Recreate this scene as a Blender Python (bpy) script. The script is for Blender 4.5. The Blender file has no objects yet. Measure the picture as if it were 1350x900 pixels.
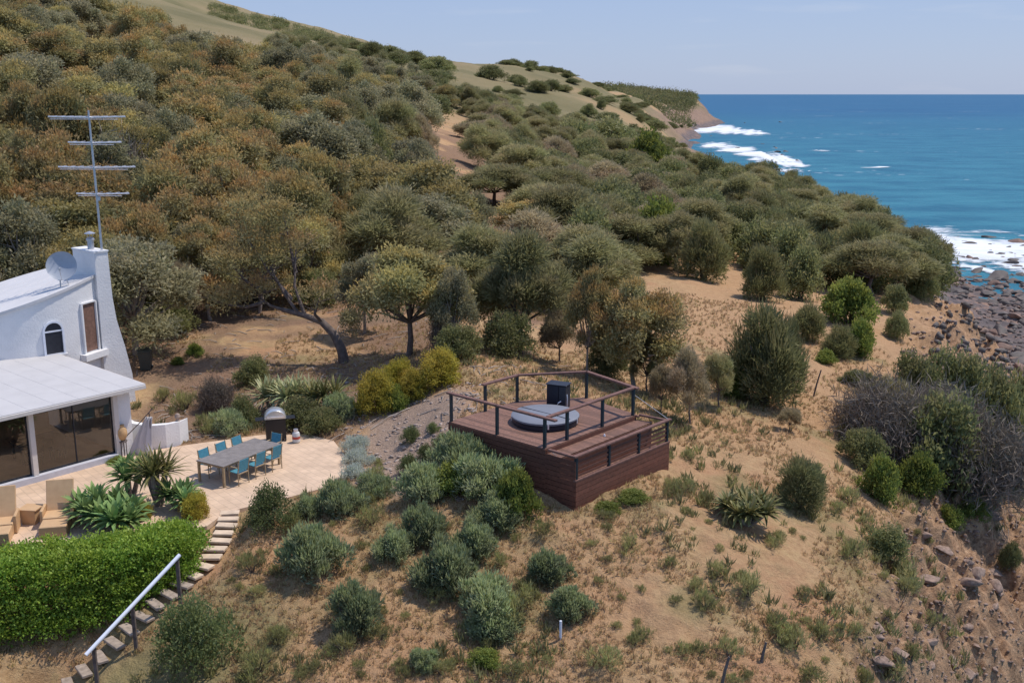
import bpy, math, random
import numpy as np
from mathutils import Vector, Matrix
S = bpy.context.scene
COL = S.collection
R = math.radians
rng = np.random.default_rng(7)
random.seed(7)

# ------------------------------------------------------------------ camera, sky, sun, exposure
F, PITCH, CAMZ = 1400.0, math.atan(326 / 1400.0), 40.0      # focal length in photo pixels, tilt, metres above the sea
cam = bpy.data.cameras.new('camera')
cam.sensor_width = 36.0
cam.lens = 36.0 * F / 1350.0
cam.clip_start, cam.clip_end = 0.5, 200000.0
co = bpy.data.objects.new('camera', cam)
COL.objects.link(co)
co.location = (0, 0, CAMZ)
co.rotation_euler = (math.pi / 2 - PITCH, 0, 0)
S.camera = co

SUN_EL = R(63)
SUN_AZ = math.atan2(0.92, 0.39)                             # clockwise from +Y
W = bpy.data.worlds.new('World')
S.world = W
W.use_nodes = True
wt = W.node_tree
bg = wt.nodes['Background']
sky = wt.nodes.new('ShaderNodeTexSky')
sky.sky_type = 'NISHITA'
sky.sun_disc = False
sky.sun_elevation = SUN_EL
sky.sun_rotation = SUN_AZ
sky.altitude = 50
sky.air_density = 1.0
sky.dust_density = 0.6
sky.ozone_density = 2.5
BGS = 0.12
mxs = wt.nodes.new('ShaderNodeMix'); mxs.data_type = 'RGBA'; mxs.inputs[0].default_value = 0.8   # sea air whitens the sky evenly
tcw = wt.nodes.new('ShaderNodeTexCoord'); sxw = wt.nodes.new('ShaderNodeSeparateXYZ'); wt.links.new(tcw.outputs['Generated'], sxw.inputs[0])
rw = wt.nodes.new('ShaderNodeValToRGB'); wt.links.new(sxw.outputs['Z'], rw.inputs[0])
for e, (p, c) in zip((rw.color_ramp.elements[0], rw.color_ramp.elements[1]), ((0.0, (0.385, 0.475, 0.69)), (0.3, (0.235, 0.375, 0.73)))):
    e.position = p; e.color = (*c, 1)
# a few thin wisps of cloud low over the sea
mpw = wt.nodes.new('ShaderNodeMapping'); mpw.inputs['Scale'].default_value = (5, 5, 38); wt.links.new(tcw.outputs['Generated'], mpw.inputs[0])
nw = wt.nodes.new('ShaderNodeTexNoise'); nw.inputs['Scale'].default_value = 1.6; nw.inputs['Detail'].default_value = 6; wt.links.new(mpw.outputs[0], nw.inputs['Vector'])
cw = wt.nodes.new('ShaderNodeMapRange'); cw.inputs[1].default_value = 0.58; cw.inputs[2].default_value = 0.80; cw.inputs[4].default_value = 0.35; wt.links.new(nw.outputs['Fac'], cw.inputs[0])
mcl = wt.nodes.new('ShaderNodeMix'); mcl.data_type = 'RGBA'; mcl.inputs[7].default_value = (0.60, 0.63, 0.76, 1)
wt.links.new(cw.outputs[0], mcl.inputs[0]); wt.links.new(rw.outputs[0], mcl.inputs[6])
scw = wt.nodes.new('ShaderNodeVectorMath'); scw.operation = 'SCALE'; scw.inputs['Scale'].default_value = 1.0 / BGS
wt.links.new(mcl.outputs[2], scw.inputs[0])
wt.links.new(sky.outputs[0], mxs.inputs[6]); wt.links.new(scw.outputs[0], mxs.inputs[7])
wt.links.new(mxs.outputs[2], bg.inputs['Color'])
bg.inputs['Strength'].default_value = BGS
sl = bpy.data.lights.new('sun', 'SUN')
sl.energy = 3.6
sl.angle = R(0.55)
sl.color = (1.0, 0.93, 0.84)
so = bpy.data.objects.new('sun', sl)
COL.objects.link(so)
sd = Vector((math.sin(SUN_AZ) * math.cos(SUN_EL), math.cos(SUN_AZ) * math.cos(SUN_EL), math.sin(SUN_EL)))
so.rotation_euler = sd.to_track_quat('Z', 'Y').to_euler()
so.location = (0, 0, 200)
S.view_settings.view_transform = 'Standard'
S.view_settings.look = 'None'
S.view_settings.exposure = 0.08
S.view_settings.gamma = 1.0
S.render.engine = 'CYCLES'
S.cycles.use_denoising = True
S.cycles.max_bounces = 6
S.cycles.diffuse_bounces = 3
S.cycles.glossy_bounces = 3
S.cycles.transmission_bounces = 4
S.cycles.transparent_max_bounces = 12
S.cycles.volume_bounces = 0

# ------------------------------------------------------------------ pixel <-> world
CP, SP = math.cos(PITCH), math.sin(PITCH)
def ray(px, py):
    v = 450.0 - py
    y = F * CP + v * SP
    return (px - 675.0) / y, (v * CP - F * SP) / y           # x per metre of y, z per metre of y
def at_z(px, py, z):
    u, t = ray(px, py)
    d = (z - CAMZ) / t
    return Vector((u * d, d, z))
def at_d(px, py, d):
    u, t = ray(px, py)
    return Vector((u * d, d, CAMZ + t * d))

# ------------------------------------------------------------------ value noise
def _hash(ix, iy, seed):
    n = (ix.astype(np.int64) * 374761393 + iy.astype(np.int64) * 668265263 + seed * 982451653) & 0x7fffffff
    n = ((n ^ (n >> 13)) * 1274126177) & 0x7fffffff
    n = n ^ (n >> 16)
    return (n & 0xffff) / 65535.0
def vnoise(x, y, seed=0):
    x = np.asarray(x, float); y = np.asarray(y, float)
    ix = np.floor(x); iy = np.floor(y)
    fx = x - ix; fy = y - iy
    fx = fx * fx * (3 - 2 * fx); fy = fy * fy * (3 - 2 * fy)
    a = _hash(ix, iy, seed); b = _hash(ix + 1, iy, seed)
    c = _hash(ix, iy + 1, seed); d = _hash(ix + 1, iy + 1, seed)
    return (a + (b - a) * fx) * (1 - fy) + (c + (d - c) * fx) * fy
def fbm(x, y, seed=0, oct=4):
    s = 0.0; a = 0.5
    for k in range(oct):
        s = s + a * (vnoise(x * 2 ** k, y * 2 ** k, seed + k * 17) - 0.5)
        a *= 0.5
    return s
def sstep(a, b, x):
    t = np.clip((np.asarray(x, float) - a) / (b - a), 0, 1)
    return t * t * (3 - 2 * t)

# ------------------------------------------------------------------ terrain height field
ROWS = [8, 14, 22, 27, 31, 36, 42, 50, 60, 75, 95, 120, 160, 220, 320, 450, 650, 900, 1250, 1600, 1900, 2600]
COLS = {
 -620: [25, 25, 25.5, 26.5, 28.5, 29.5, 30, 32, 35, 40, 47, 54, 65, 78, 100, 120, 150, 180, 200, 210, 210, 210],
 -150: [24, 24.3, 25.0, 26.2, 27.3, 27.3, 27.3, 28, 30.5, 34.5, 40, 46, 55, 67, 88, 110, 140, 170, 190, 200, 200, 200],
  100: [23, 24.0, 24.9, 25.9, 27.3, 27.3, 27.3, 27.6, 28.8, 32, 36, 41, 47.5, 56, 72, 92, 120, 145, 160, 165, 165, 160],
  300: [22.5, 24.0, 25.6, 26.7, 27.3, 27.3, 27.3, 27.5, 27.9, 29.6, 32.8, 36.6, 41, 46, 56.5, 72, 76, 113, 118, 115, 110, 100],
  480: [22, 23.8, 25.6, 26.8, 27.3, 27.4, 27.6, 27.7, 27.9, 28.6, 30.4, 33, 36.5, 40.5, 47, 57.5, 58, 86, 86, 84, 80, 75],
  620: [21.5, 23.6, 25.5, 26.8, 27.8, 28.7, 28.8, 28.4, 28.0, 27.7, 28.6, 30.4, 32.6, 34.2, 37.5, 46.5, 55, 55, 54, 54, 54, 50],
  760: [20.5, 23.2, 25.6, 27.0, 27.9, 28.4, 28.2, 27.5, 27.3, 27.0, 26.8, 27.0, 27.4, 28.2, 30, 36.5, 47, 46, 46, 46, 48, 45],
  830: [20.3, 23.2, 25.7, 27.0, 27.8, 28.1, 27.6, 27.3, 27.2, 26.7, 26.3, 26.2, 26.2, 26.3, 25.5, 27, 29, 33, 34, 40, 46, 45],
  900: [20, 23.2, 25.8, 27.0, 27.6, 27.7, 27.3, 27.1, 27.2, 26.5, 25.9, 25.3, 24.8, 23.5, 17, 8, 4.0, 2.5, 6.0, 32, 36, 30],
  932: [19.5, 23, 25.6, 26.9, 27.4, 27.5, 27.1, 27.0, 27.0, 26.2, 25.5, 25.0, 24.6, 22.8, 14, 3, -0.5, -2, -3, 5, -8, -12],
  980: [19, 22.8, 25.4, 26.7, 27.2, 27.2, 26.9, 26.8, 26.8, 26.0, 25.2, 24.8, 24.4, 22, 9, 0, -2, -4, -6, -8, -10, -14],
 1050: [18, 22, 24.7, 26.2, 26.7, 26.7, 26.5, 26.4, 26.1, 25.4, 24.5, 24.0, 22.8, 17, 3, -3, -4, -6, -8, -10, -12, -16],
 1180: [15, 20, 23.4, 24.9, 25.4, 25.4, 25.2, 25.0, 24.7, 24.2, 23.2, 21.8, 14.5, 3, -2, -4, -6, -8, -10, -12, -14, -18],
 1300: [11, 15, 19.3, 21.6, 22.6, 23.2, 23.4, 23.0, 22.4, 21.2, 17.5, 8, 1.2, -0.1, -3, -5, -7, -9, -11, -13, -15, -20],
 1420: [8, 10.5, 14, 16.5, 18, 19, 19.6, 19.2, 17, 13, 7, 2.5, 1.0, 0.35, -3, -5, -7, -9, -11, -13, -15, -20],
 1700: [3, 4, 6, 8, 9.5, 10.5, 10.5, 9, 7, 4, 1.8, 1.0, 0.4, -1.5, -3, -5, -7, -9, -11, -13, -15, -20],
 2000: [1, 1, 1.2, 1.5, 2, 2, 1.5, 1.2, 1, .8, .5, .2, -.5, -2, -3, -5, -7, -9, -11, -13, -15, -20],
}
def pchip(xk, yk, x):
    """monotone cubic through (xk, yk), yk may be 2-D with knots on axis 0"""
    xk = np.asarray(xk, float); yk = np.asarray(yk, float)
    h = np.diff(xk); shp = (-1,) + (1,) * (yk.ndim - 1)
    dl = np.diff(yk, axis=0) / h.reshape(shp)
    m = np.zeros_like(yk)
    w1 = (2 * h[1:] + h[:-1]).reshape(shp); w2 = (h[1:] + 2 * h[:-1]).reshape(shp)
    with np.errstate(divide='ignore', invalid='ignore'):
        hm = (w1 + w2) / (w1 / dl[:-1] + w2 / dl[1:])
    m[1:-1] = np.where(dl[:-1] * dl[1:] > 0, hm, 0)
    m[0] = dl[0]; m[-1] = dl[-1]
    k = np.clip(np.searchsorted(xk, x) - 1, 0, len(xk) - 2)
    t = np.clip((x - xk[k]) / h[k], 0, 1).reshape(shp); hh = h[k].reshape(shp)
    return ((2 * t**3 - 3 * t**2 + 1) * yk[k] + (t**3 - 2 * t**2 + t) * hh * m[k]
            + (-2 * t**3 + 3 * t**2) * yk[k + 1] + (t**3 - t**2) * hh * m[k + 1])
_cu = np.array([(c - 675) / 1360.0 for c in COLS])
_tab = np.array([COLS[c] for c in COLS]).T                   # rows x cols
LU = np.linspace(_cu[0], _cu[-1], 500)
LD = np.linspace(math.log(8), math.log(2600), 700)
_t = pchip(np.log(ROWS), _tab, LD)
TAB = pchip(_cu, _t.T, LU).T
def lookup(u, ld):
    a = np.clip((u - LU[0]) / (LU[1] - LU[0]), 0, len(LU) - 1.001)
    b = np.clip((ld - LD[0]) / (LD[1] - LD[0]), 0, len(LD) - 1.001)
    i = a.astype(int); j = b.astype(int); fa = a - i; fb = b - j
    return ((TAB[j, i] * (1 - fa) + TAB[j, i + 1] * fa) * (1 - fb)
            + (TAB[j + 1, i] * (1 - fa) + TAB[j + 1, i + 1] * fa) * fb)

PZ = 27.3                                                    # level of the paved terrace
def poly_sd(poly, x, y):
    """signed distance to a polygon, negative inside"""
    x = np.asarray(x, float); y = np.asarray(y, float)
    d = np.full(x.shape, 1e9); inside = np.zeros(x.shape, bool)
    n = len(poly)
    for k in range(n):
        ax, ay = poly[k]; bx, by = poly[(k + 1) % n]
        ex, ey = bx - ax, by - ay
        t = np.clip(((x - ax) * ex + (y - ay) * ey) / (ex * ex + ey * ey + 1e-12), 0, 1)
        d = np.minimum(d, np.hypot(x - ax - t * ex, y - ay - t * ey))
        c = ((ay > y) != (by > y)) & (x < (bx - ax) * (y - ay) / ((by - ay) if by != ay else 1e-9) + ax)
        inside ^= c
    return np.where(inside, -d, d)
_pp = [(296, 677), (330, 668), (385, 655), (430, 643), (453, 628), (459, 606), (440, 582), (405, 573), (345, 574), (255, 586), (175, 598)]
TERRACE = [tuple(at_z(a, b, PZ).xy) for a, b in _pp] + [(-14.4, 37.5), (-24, 38), (-24, 27.6), (-17.0, 28.2), (-12.0, 29.0), (-9.2, 29.9)]
# house frame: local x runs along the glazed wall, local y into the house
HO = Vector((-14.05, 36.15, PZ)); HA = math.atan2(0.763, 0.646)
def hw(x, y): return (HO.x + x * math.cos(HA) - y * math.sin(HA), HO.y + x * math.sin(HA) + y * math.cos(HA))
HOUSE = [hw(0.6, 0), hw(0.9, 6), hw(5.5, 6.5), hw(5.5, 15), hw(-14, 15), hw(-14, 0)]
# deck frame
DO = Vector((-2.1, 33.8, 29.4)); DA = math.atan2(-0.668, 0.744)
def dw(x, y): return (DO.x + x * math.cos(DA) - y * math.sin(DA), DO.y + x * math.sin(DA) + y * math.cos(DA))
DECK = [dw(0, 0), dw(5.4, 0), dw(5.4, 5.0), dw(4.2, 4.9), dw(1.63, 5.36), dw(0.06, 3.28)]
STEPS = [tuple(at_z(a, b, c)) for a, b, c in ((303, 676, 27.3), (299, 693, 27.24), (291, 712, 27.12), (278, 735, 26.98), (258, 755, 26.83), (232, 777, 26.63), (205, 797, 26.42), (175, 826, 26.08), (140, 859, 25.65), (100, 894, 25.15), (60, 928, 24.65))]

def cliffness(u, y, z):
    c = sstep(0.36, 0.44, u + 0.05 * fbm(y / 9.0, u * 30, 91)) * (1 - sstep(120, 150, y))
    c = np.maximum(c, sstep(0.33, 0.39, u - 0.0022 * (y - 24)) * (1 - sstep(34, 50, y)))
    return np.clip(c, 0, 1)
def hgt(x, y):
    x = np.asarray(x, float); y = np.asarray(y, float)
    yy = np.maximum(y, 8.0); u = x / yy
    z = lookup(u, np.log(yy))
    far = np.clip(yy / 60.0, 0, 1)
    n = 0.6 * fbm(x / 3.1, y / 3.1, 1, 4) + 0.34 * fbm(x / 0.8, y / 0.8, 3, 4) + 0.14 * fbm(x / 0.25, y / 0.25, 4, 2)
    land = sstep(-0.5, 2.5, z)
    n = n * (1 - 0.5 * far) + far * land * (1.6 * fbm(x / 14.0, y / 14.0, 5, 4)) + land * sstep(200, 500, yy) * (12 * fbm(x / 150.0, y / 150.0, 8, 4) + 5 * np.abs(fbm(x / 45.0, y / 90.0, 9, 4)))
    c = cliffness(u, yy, z)
    n = n + c * land * (6.5 * np.abs(fbm(x / 4.2, y / 6.0, 11, 5)) - 0.8 + 2.2 * np.abs(fbm(x / 1.6, y / 1.6, 23, 4)) + 1.1 * np.abs(fbm(x / 0.55, y / 0.55, 29, 3)) - .3)
    shore = sstep(-2, 0.0, z) * (1 - sstep(2.0, 6.0, z)) * (u > 0.2)
    n = n + shore * (3.0 * np.abs(fbm(x / 7.0, y / 7.0, 41, 5)) - 0.35 + 1.2 * np.abs(fbm(x / 2.2, y / 2.2, 43, 4)))
    hc = sstep(500, 900, yy) * sstep(0.02, 0.12, u) * sstep(-1, 2, z)
    n = n + hc * (30 * np.abs(fbm(x / 60.0, y / 170.0, 47, 6)) - 5)
    z = z + n
    # terrace, house pad, steps
    w = 1 - sstep(0.0, 0.9, poly_sd(TERRACE, x, y))
    z = z * (1 - w) + (PZ - 0.02) * w
    w = 1 - sstep(0.0, 1.5, poly_sd(HOUSE, x, y))
    z = z * (1 - w) + (PZ - 0.02) * w
    bw = np.zeros_like(z); bz = np.zeros_like(z)
    for (a, b) in zip(STEPS[:-1], STEPS[1:]):
        ex, ey = b[0] - a[0], b[1] - a[1]
        t = np.clip(((x - a[0]) * ex + (y - a[1]) * ey) / (ex * ex + ey * ey), 0, 1)
        dd = np.hypot(x - a[0] - t * ex, y - a[1] - t * ey)
        wk = 1 - sstep(0.35, 1.1, dd); zz = a[2] + t * (b[2] - a[2]) - 0.1
        m = wk > bw
        bz = np.where(m, zz, bz); bw = np.maximum(bw, wk)
    z = z * (1 - bw) + bz * bw
    sdk = poly_sd(DECK, x, y)
    lxd = (x - DO.x) * math.cos(DA) + (y - DO.y) * math.sin(DA)
    w = 1 - sstep(-0.5, 0.15, sdk)
    z = np.where(w > 0, np.minimum(z, z * (1 - w) + 27.6 * w), z)
    w = 1 - sstep(0.0, 0.8, sdk)
    z = np.where(w > 0, np.minimum(z, z * (1 - w) + (28.95 - 1.0 * sstep(1.2, 4.5, lxd)) * w), z)
    return z
def h1(x, y): return float(hgt(np.array([x]), np.array([y]))[0])
_ds = np.exp(np.linspace(math.log(10), math.log(2400), 2600))
def gp(px, py):
    """ground point of the photograph under a pixel"""
    u, t = ray(px, py)
    z = hgt(u * _ds, _ds); k = np.argmax(z >= CAMZ + t * _ds)
    d = _ds[k]
    return Vector((u * d, d, float(z[k])))

# ------------------------------------------------------------------ materials
def new_mat(name):
    m = bpy.data.materials.new(name); m.use_nodes = True
    nt = m.node_tree
    b = nt.nodes['Principled BSDF']
    return m, nt, b
def N(nt, typ, **kw):
    n = nt.nodes.new(typ)
    for k, v in kw.items():
        if hasattr(n, k): setattr(n, k, v)
        else: n.inputs[k.replace('_', ' ')].default_value = v
    return n
def ramp(nt, stops, src):
    r = nt.nodes.new('ShaderNodeValToRGB')
    cr = r.color_ramp
    while len(cr.elements) < len(stops): cr.elements.new(0.5)
    for e, (p, c) in zip(cr.elements, stops):
        e.position = p; e.color = (*c, 1) if len(c) == 3 else c
    nt.links.new(src, r.inputs[0])
    return r.outputs[0]
def mixc(nt, fac, a, b, mode='MIX'):
    m = nt.nodes.new('ShaderNodeMix'); m.data_type = 'RGBA'; m.blend_type = mode
    for s, v in ((0, fac), (6, a), (7, b)):
        if hasattr(v, 'links'): nt.links.new(v, m.inputs[s])
        elif s == 0: m.inputs[0].default_value = v
        else: m.inputs[s].default_value = (*v, 1)
    return m.outputs[2]
def noise(nt, scale, detail=4, rough=0.55, coord=None, dist=0.0):
    n = nt.nodes.new('ShaderNodeTexNoise')
    n.inputs['Scale'].default_value = scale; n.inputs['Detail'].default_value = detail
    n.inputs['Roughness'].default_value = rough; n.inputs['Distortion'].default_value = dist
    if coord is None:
        coord = obj_coord(nt)
    nt.links.new(coord, n.inputs['Vector'])
    return n.outputs['Fac']
def obj_coord(nt):
    for n in nt.nodes:
        if n.type == 'TEX_COORD': return n.outputs['Object']
    return nt.nodes.new('ShaderNodeTexCoord').outputs['Object']
def bump(nt, b, src, strength=0.3, dist=0.02):
    n = nt.nodes.new('ShaderNodeBump')
    n.inputs['Strength'].default_value = strength; n.inputs['Distance'].default_value = dist
    nt.links.new(src, n.inputs['Height']); nt.links.new(n.outputs[0], b.inputs['Normal'])
def simple(name, c, rough=0.6, metal=0.0, var=0.12, scale=6.0, bmp=0.0, spec=0.4):
    m, nt, b = new_mat(name)
    f = noise(nt, scale, 5)
    lo = tuple(x * (1 - var) for x in c); hi = tuple(min(1, x * (1 + var)) for x in c)
    nt.links.new(ramp(nt, [(0.3, lo), (0.7, hi)], f), b.inputs['Base Color'])
    b.inputs['Roughness'].default_value = rough; b.inputs['Metallic'].default_value = metal
    b.inputs['Specular IOR Level'].default_value = spec
    if bmp: bump(nt, b, noise(nt, scale * 4, 4), bmp, 0.01)
    return m
def leaf_mat(name, ca, cb, fresh=None, trans=0.5, rough=0.55, spec=0.35, vary=0.25):
    """leaf colour a..b per leaf, new growth colour where the leaf is new, small drift from plant to plant"""
    m, nt, b = new_mat(name)
    at = N(nt, 'ShaderNodeAttribute', attribute_name='leaf')
    sep = N(nt, 'ShaderNodeSeparateColor'); nt.links.new(at.outputs['Color'], sep.inputs[0])
    c = mixc(nt, sep.outputs[0], ca, cb)
    if fresh: c = mixc(nt, sep.outputs[1], c, fresh)
    oi = N(nt, 'ShaderNodeObjectInfo')
    hs = N(nt, 'ShaderNodeHueSaturation')
    mr = N(nt, 'ShaderNodeMapRange'); mr.inputs[3].default_value = 1 - vary; mr.inputs[4].default_value = 1 + vary
    nt.links.new(oi.outputs['Random'], mr.inputs[0]); nt.links.new(mr.outputs[0], hs.inputs['Value'])
    mh = N(nt, 'ShaderNodeMapRange'); mh.inputs[3].default_value = 0.487; mh.inputs[4].default_value = 0.513
    nt.links.new(sep.outputs[2], mh.inputs[0]); nt.links.new(mh.outputs[0], hs.inputs['Hue'])
    nt.links.new(c, hs.inputs['Color'])
    nt.links.new(hs.outputs[0], b.inputs['Base Color'])
    b.inputs['Roughness'].default_value = rough; b.inputs['Specular IOR Level'].default_value = spec
    tr = N(nt, 'ShaderNodeBsdfTranslucent'); nt.links.new(hs.outputs[0], tr.inputs['Color'])
    mx = N(nt, 'ShaderNodeMixShader'); mx.inputs[0].default_value = trans
    nt.links.new(b.outputs[0], mx.inputs[1]); nt.links.new(tr.outputs[0], mx.inputs[2])
    nt.links.new(mx.outputs[0], nt.nodes['Material Output'].inputs['Surface'])
    return m

M = {}
M['bark'] = simple('bark', (0.13, 0.10, 0.085), 0.9, var=0.4, scale=5, bmp=0.5)
M['pale_bark'] = simple('pale_bark', (0.30, 0.25, 0.21), 0.85, var=0.35, scale=4, bmp=0.4)
M['dead_twig'] = simple('dead_twig', (0.15, 0.125, 0.11), 0.9, var=0.3, scale=3)
M['gum_rust'] = leaf_mat('gum_rust_leaf', (0.237, 0.213, 0.088), (0.525, 0.461, 0.221), (0.556, 0.340, 0.125))
M['gum_olive'] = leaf_mat('gum_olive_leaf', (0.203, 0.201, 0.084), (0.501, 0.452, 0.219), (0.562, 0.413, 0.134))
M['gum_grey'] = leaf_mat('gum_grey_leaf', (0.191, 0.186, 0.094), (0.498, 0.459, 0.275), (0.457, 0.348, 0.161))
M['sheoak'] = leaf_mat('sheoak_needle', (0.217, 0.212, 0.090), (0.459, 0.425, 0.205), (0.470, 0.371, 0.193))
M['needle'] = leaf_mat('dark_needle', (0.143, 0.148, 0.058), (0.303, 0.297, 0.131), (0.329, 0.260, 0.127))
M['sheoak_brown'] = leaf_mat('brownish_sheoak_needle', (0.275, 0.219, 0.125), (0.504, 0.404, 0.251), (0.517, 0.389, 0.245))
M['dark_bush'] = leaf_mat('dark_bush_leaf', (0.138, 0.152, 0.061), (0.318, 0.327, 0.133), (0.400, 0.333, 0.151))
M['green_bush'] = leaf_mat('green_bush_leaf', (0.120, 0.168, 0.036), (0.240, 0.294, 0.066), (0.360, 0.372, 0.084))
M['yellow_bush'] = leaf_mat('yellow_bush_leaf', (0.324, 0.283, 0.043), (0.536, 0.445, 0.076), (0.645, 0.506, 0.097))
M['grey_shrub'] = leaf_mat('grey_shrub_leaf', (0.183, 0.220, 0.116), (0.447, 0.484, 0.298), (0.448, 0.505, 0.210))
M['silver'] = leaf_mat('silver_leaf', (0.456, 0.492, 0.414), (0.660, 0.696, 0.598), None, vary=0.08)
M['hedge'] = leaf_mat('hedge_leaf', (0.138, 0.237, 0.025), (0.288, 0.425, 0.056), (0.475, 0.575, 0.088), trans=0.4, spec=0.45)
M['box'] = leaf_mat('box_leaf', (0.125, 0.156, 0.056), (0.250, 0.275, 0.106), (0.312, 0.338, 0.138))
M['succulent'] = leaf_mat('succulent_leaf', (0.114, 0.200, 0.068), (0.199, 0.315, 0.108), (0.304, 0.389, 0.128), trans=0.2, spec=0.2)
M['yucca'] = leaf_mat('spiky_leaf', (0.17, 0.22, 0.09), (0.33, 0.37, 0.18), (0.42, 0.36, 0.17), trans=0.15, spec=0.5)
M['dark_rosette'] = leaf_mat('dark_rosette_leaf', (0.09, 0.11, 0.035), (0.18, 0.18, 0.06), (0.26, 0.21, 0.07), trans=0.15)
M['scrub'] = leaf_mat('scrub_leaf', (0.230, 0.224, 0.098), (0.391, 0.351, 0.172), (0.414, 0.402, 0.138), vary=0.3)
M['dry'] = leaf_mat('dry_grass_blade', (0.50, 0.34, 0.185), (0.66, 0.48, 0.28), (0.42, 0.38, 0.15), trans=0.5, vary=0.1)
M['twig'] = leaf_mat('fine_grey_twig', (0.17, 0.135, 0.105), (0.28, 0.23, 0.18), None, trans=0.1, rough=0.9, spec=0.05)

def white_mat(name, c, bump_s=0.25, brick=True):
    m, nt, b = new_mat(name)
    tc = obj_coord(nt)
    f = noise(nt, 1.4, 6, 0.6)
    nt.links.new(ramp(nt, [(0.25, tuple(x * 0.9 for x in c)), (0.6, c)], f), b.inputs['Base Color'])
    b.inputs['Roughness'].default_value = 0.75
    bump(nt, b, noise(nt, 14, 5), bump_s, 0.02)
    return m
M['white_wall'] = white_mat('white_painted_masonry', (0.78, 0.765, 0.75), 0.7)
M['white_roof'] = white_mat('white_roof_membrane', (0.64, 0.615, 0.60), 0.1)
M['cream'] = simple('cream_paint', (0.62, 0.57, 0.52), 0.5, var=0.06)
M['plinth'] = simple('pale_plinth', (0.52, 0.52, 0.56), 0.7, var=0.08)
M['interior'] = simple('interior_wall', (0.42, 0.31, 0.21), 0.8, var=0.25, scale=1.2)
M['carpet'] = simple('interior_floor', (0.55, 0.40, 0.27), 0.7, var=0.2, scale=2)
M['dark_wood'] = simple('dark_furniture_wood', (0.05, 0.035, 0.03), 0.4, var=0.3)
M['dish'] = simple('grey_dish_metal', (0.33, 0.36, 0.41), 0.5, 0.0, var=0.06)
M['galv'] = simple('galvanised_steel', (0.50, 0.50, 0.52), 0.4, 0.6, var=0.15)
M['alu'] = simple('pale_aluminium', (0.72, 0.70, 0.72), 0.35, 0.5, var=0.1)
M['white_rail'] = simple('white_rail_paint', (0.72, 0.74, 0.80), 0.4, var=0.04)
M['post_grey'] = simple('weathered_timber', (0.12, 0.095, 0.085), 0.85, var=0.35, scale=9)
M['deck_post'] = simple('dark_blue_green_post', (0.018, 0.030, 0.038), 0.45, var=0.2)
M['black'] = simple('black_enamel', (0.014, 0.014, 0.017), 0.35, var=0.2)
M['navy'] = simple('navy_cabinet_panel', (0.010, 0.013, 0.024), 0.4, var=0.15)
M['navy2'] = simple('slate_cabinet_panel', (0.025, 0.027, 0.036), 0.45, var=0.15)
M['hood'] = simple('stainless_hood', (0.66, 0.66, 0.65), 0.3, 0.7, var=0.06)
M['teal'] = simple('teal_fabric', (0.07, 0.25, 0.33), 0.75, var=0.12, scale=9)
M['chair_wood'] = simple('oiled_chair_wood', (0.36, 0.27, 0.16), 0.6, var=0.25, scale=10)
M['table_top'] = simple('grey_brown_tabletop', (0.22, 0.19, 0.17), 0.5, var=0.18, scale=5)
M['tub_cover'] = simple('grey_spa_cover', (0.19, 0.20, 0.235), 0.6, var=0.06, scale=3)
M['terracotta'] = simple('tan_pottery', (0.52, 0.33, 0.16), 0.7, var=0.15)
M['cloth'] = simple('pale_grey_canvas', (0.55, 0.52, 0.52), 0.85, var=0.08, scale=3)
M['bottle_white'] = simple('white_gas_bottle', (0.6, 0.6, 0.58), 0.4, var=0.06)
M['red'] = simple('red_band', (0.45, 0.07, 0.05), 0.5)
M['step'] = simple('sandstone_step', (0.60, 0.46, 0.33), 0.85, var=0.18, scale=4, bmp=0.3)
M['log'] = simple('timber_step_edge', (0.34, 0.27, 0.215), 0.9, var=0.3, scale=8, bmp=0.3)
M['bin'] = simple('dark_bin_plastic', (0.025, 0.032, 0.034), 0.5, var=0.15)
M['brown_door'] = simple('brown_stained_wood', (0.19, 0.105, 0.075), 0.6, var=0.3, scale=9)
M['rock'] = None

def timber(name, c, axis='Y', width=0.14, rough=0.7):
    """stained boards: colour drifts from board to board along one axis, grain streaks along the other"""
    m, nt, b = new_mat(name)
    tc = obj_coord(nt)
    sp = N(nt, 'ShaderNodeSeparateXYZ'); nt.links.new(tc, sp.inputs[0])
    dv = N(nt, 'ShaderNodeMath', operation='DIVIDE'); dv.inputs[1].default_value = width
    nt.links.new(sp.outputs[axis], dv.inputs[0])
    fl = N(nt, 'ShaderNodeMath', operation='FLOOR'); nt.links.new(dv.outputs[0], fl.inputs[0])
    wn = N(nt, 'ShaderNodeTexWhiteNoise', noise_dimensions='1D'); nt.links.new(fl.outputs[0], wn.inputs['W'])
    g = noise(nt, 9, 6, 0.6)
    mm = N(nt, 'ShaderNodeMath', operation='MULTIPLY_ADD'); mm.inputs[1].default_value = 0.45; mm.inputs[2].default_value = 0.28
    nt.links.new(wn.outputs['Value'], mm.inputs[0])
    ad = N(nt, 'ShaderNodeMath', operation='MULTIPLY'); nt.links.new(mm.outputs[0], ad.inputs[0]); nt.links.new(g, ad.inputs[1])
    nt.links.new(ramp(nt, [(0.10, tuple(x * 0.6 for x in c)), (0.42, tuple(x * 1.4 for x in c))], ad.outputs[0]), b.inputs['Base Color'])
    b.inputs['Roughness'].default_value = rough
    return m
M['deck_board'] = timber('red_brown_deck_boards', (0.195, 0.098, 0.066), 'Y', 0.14)
M['clad_board'] = timber('red_brown_cladding', (0.16, 0.060, 0.036), 'Z', 0.16)
M['rail_wood'] = simple('weathered_red_brown_rail', (0.17, 0.085, 0.065), 0.7, var=0.35, scale=7)

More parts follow.
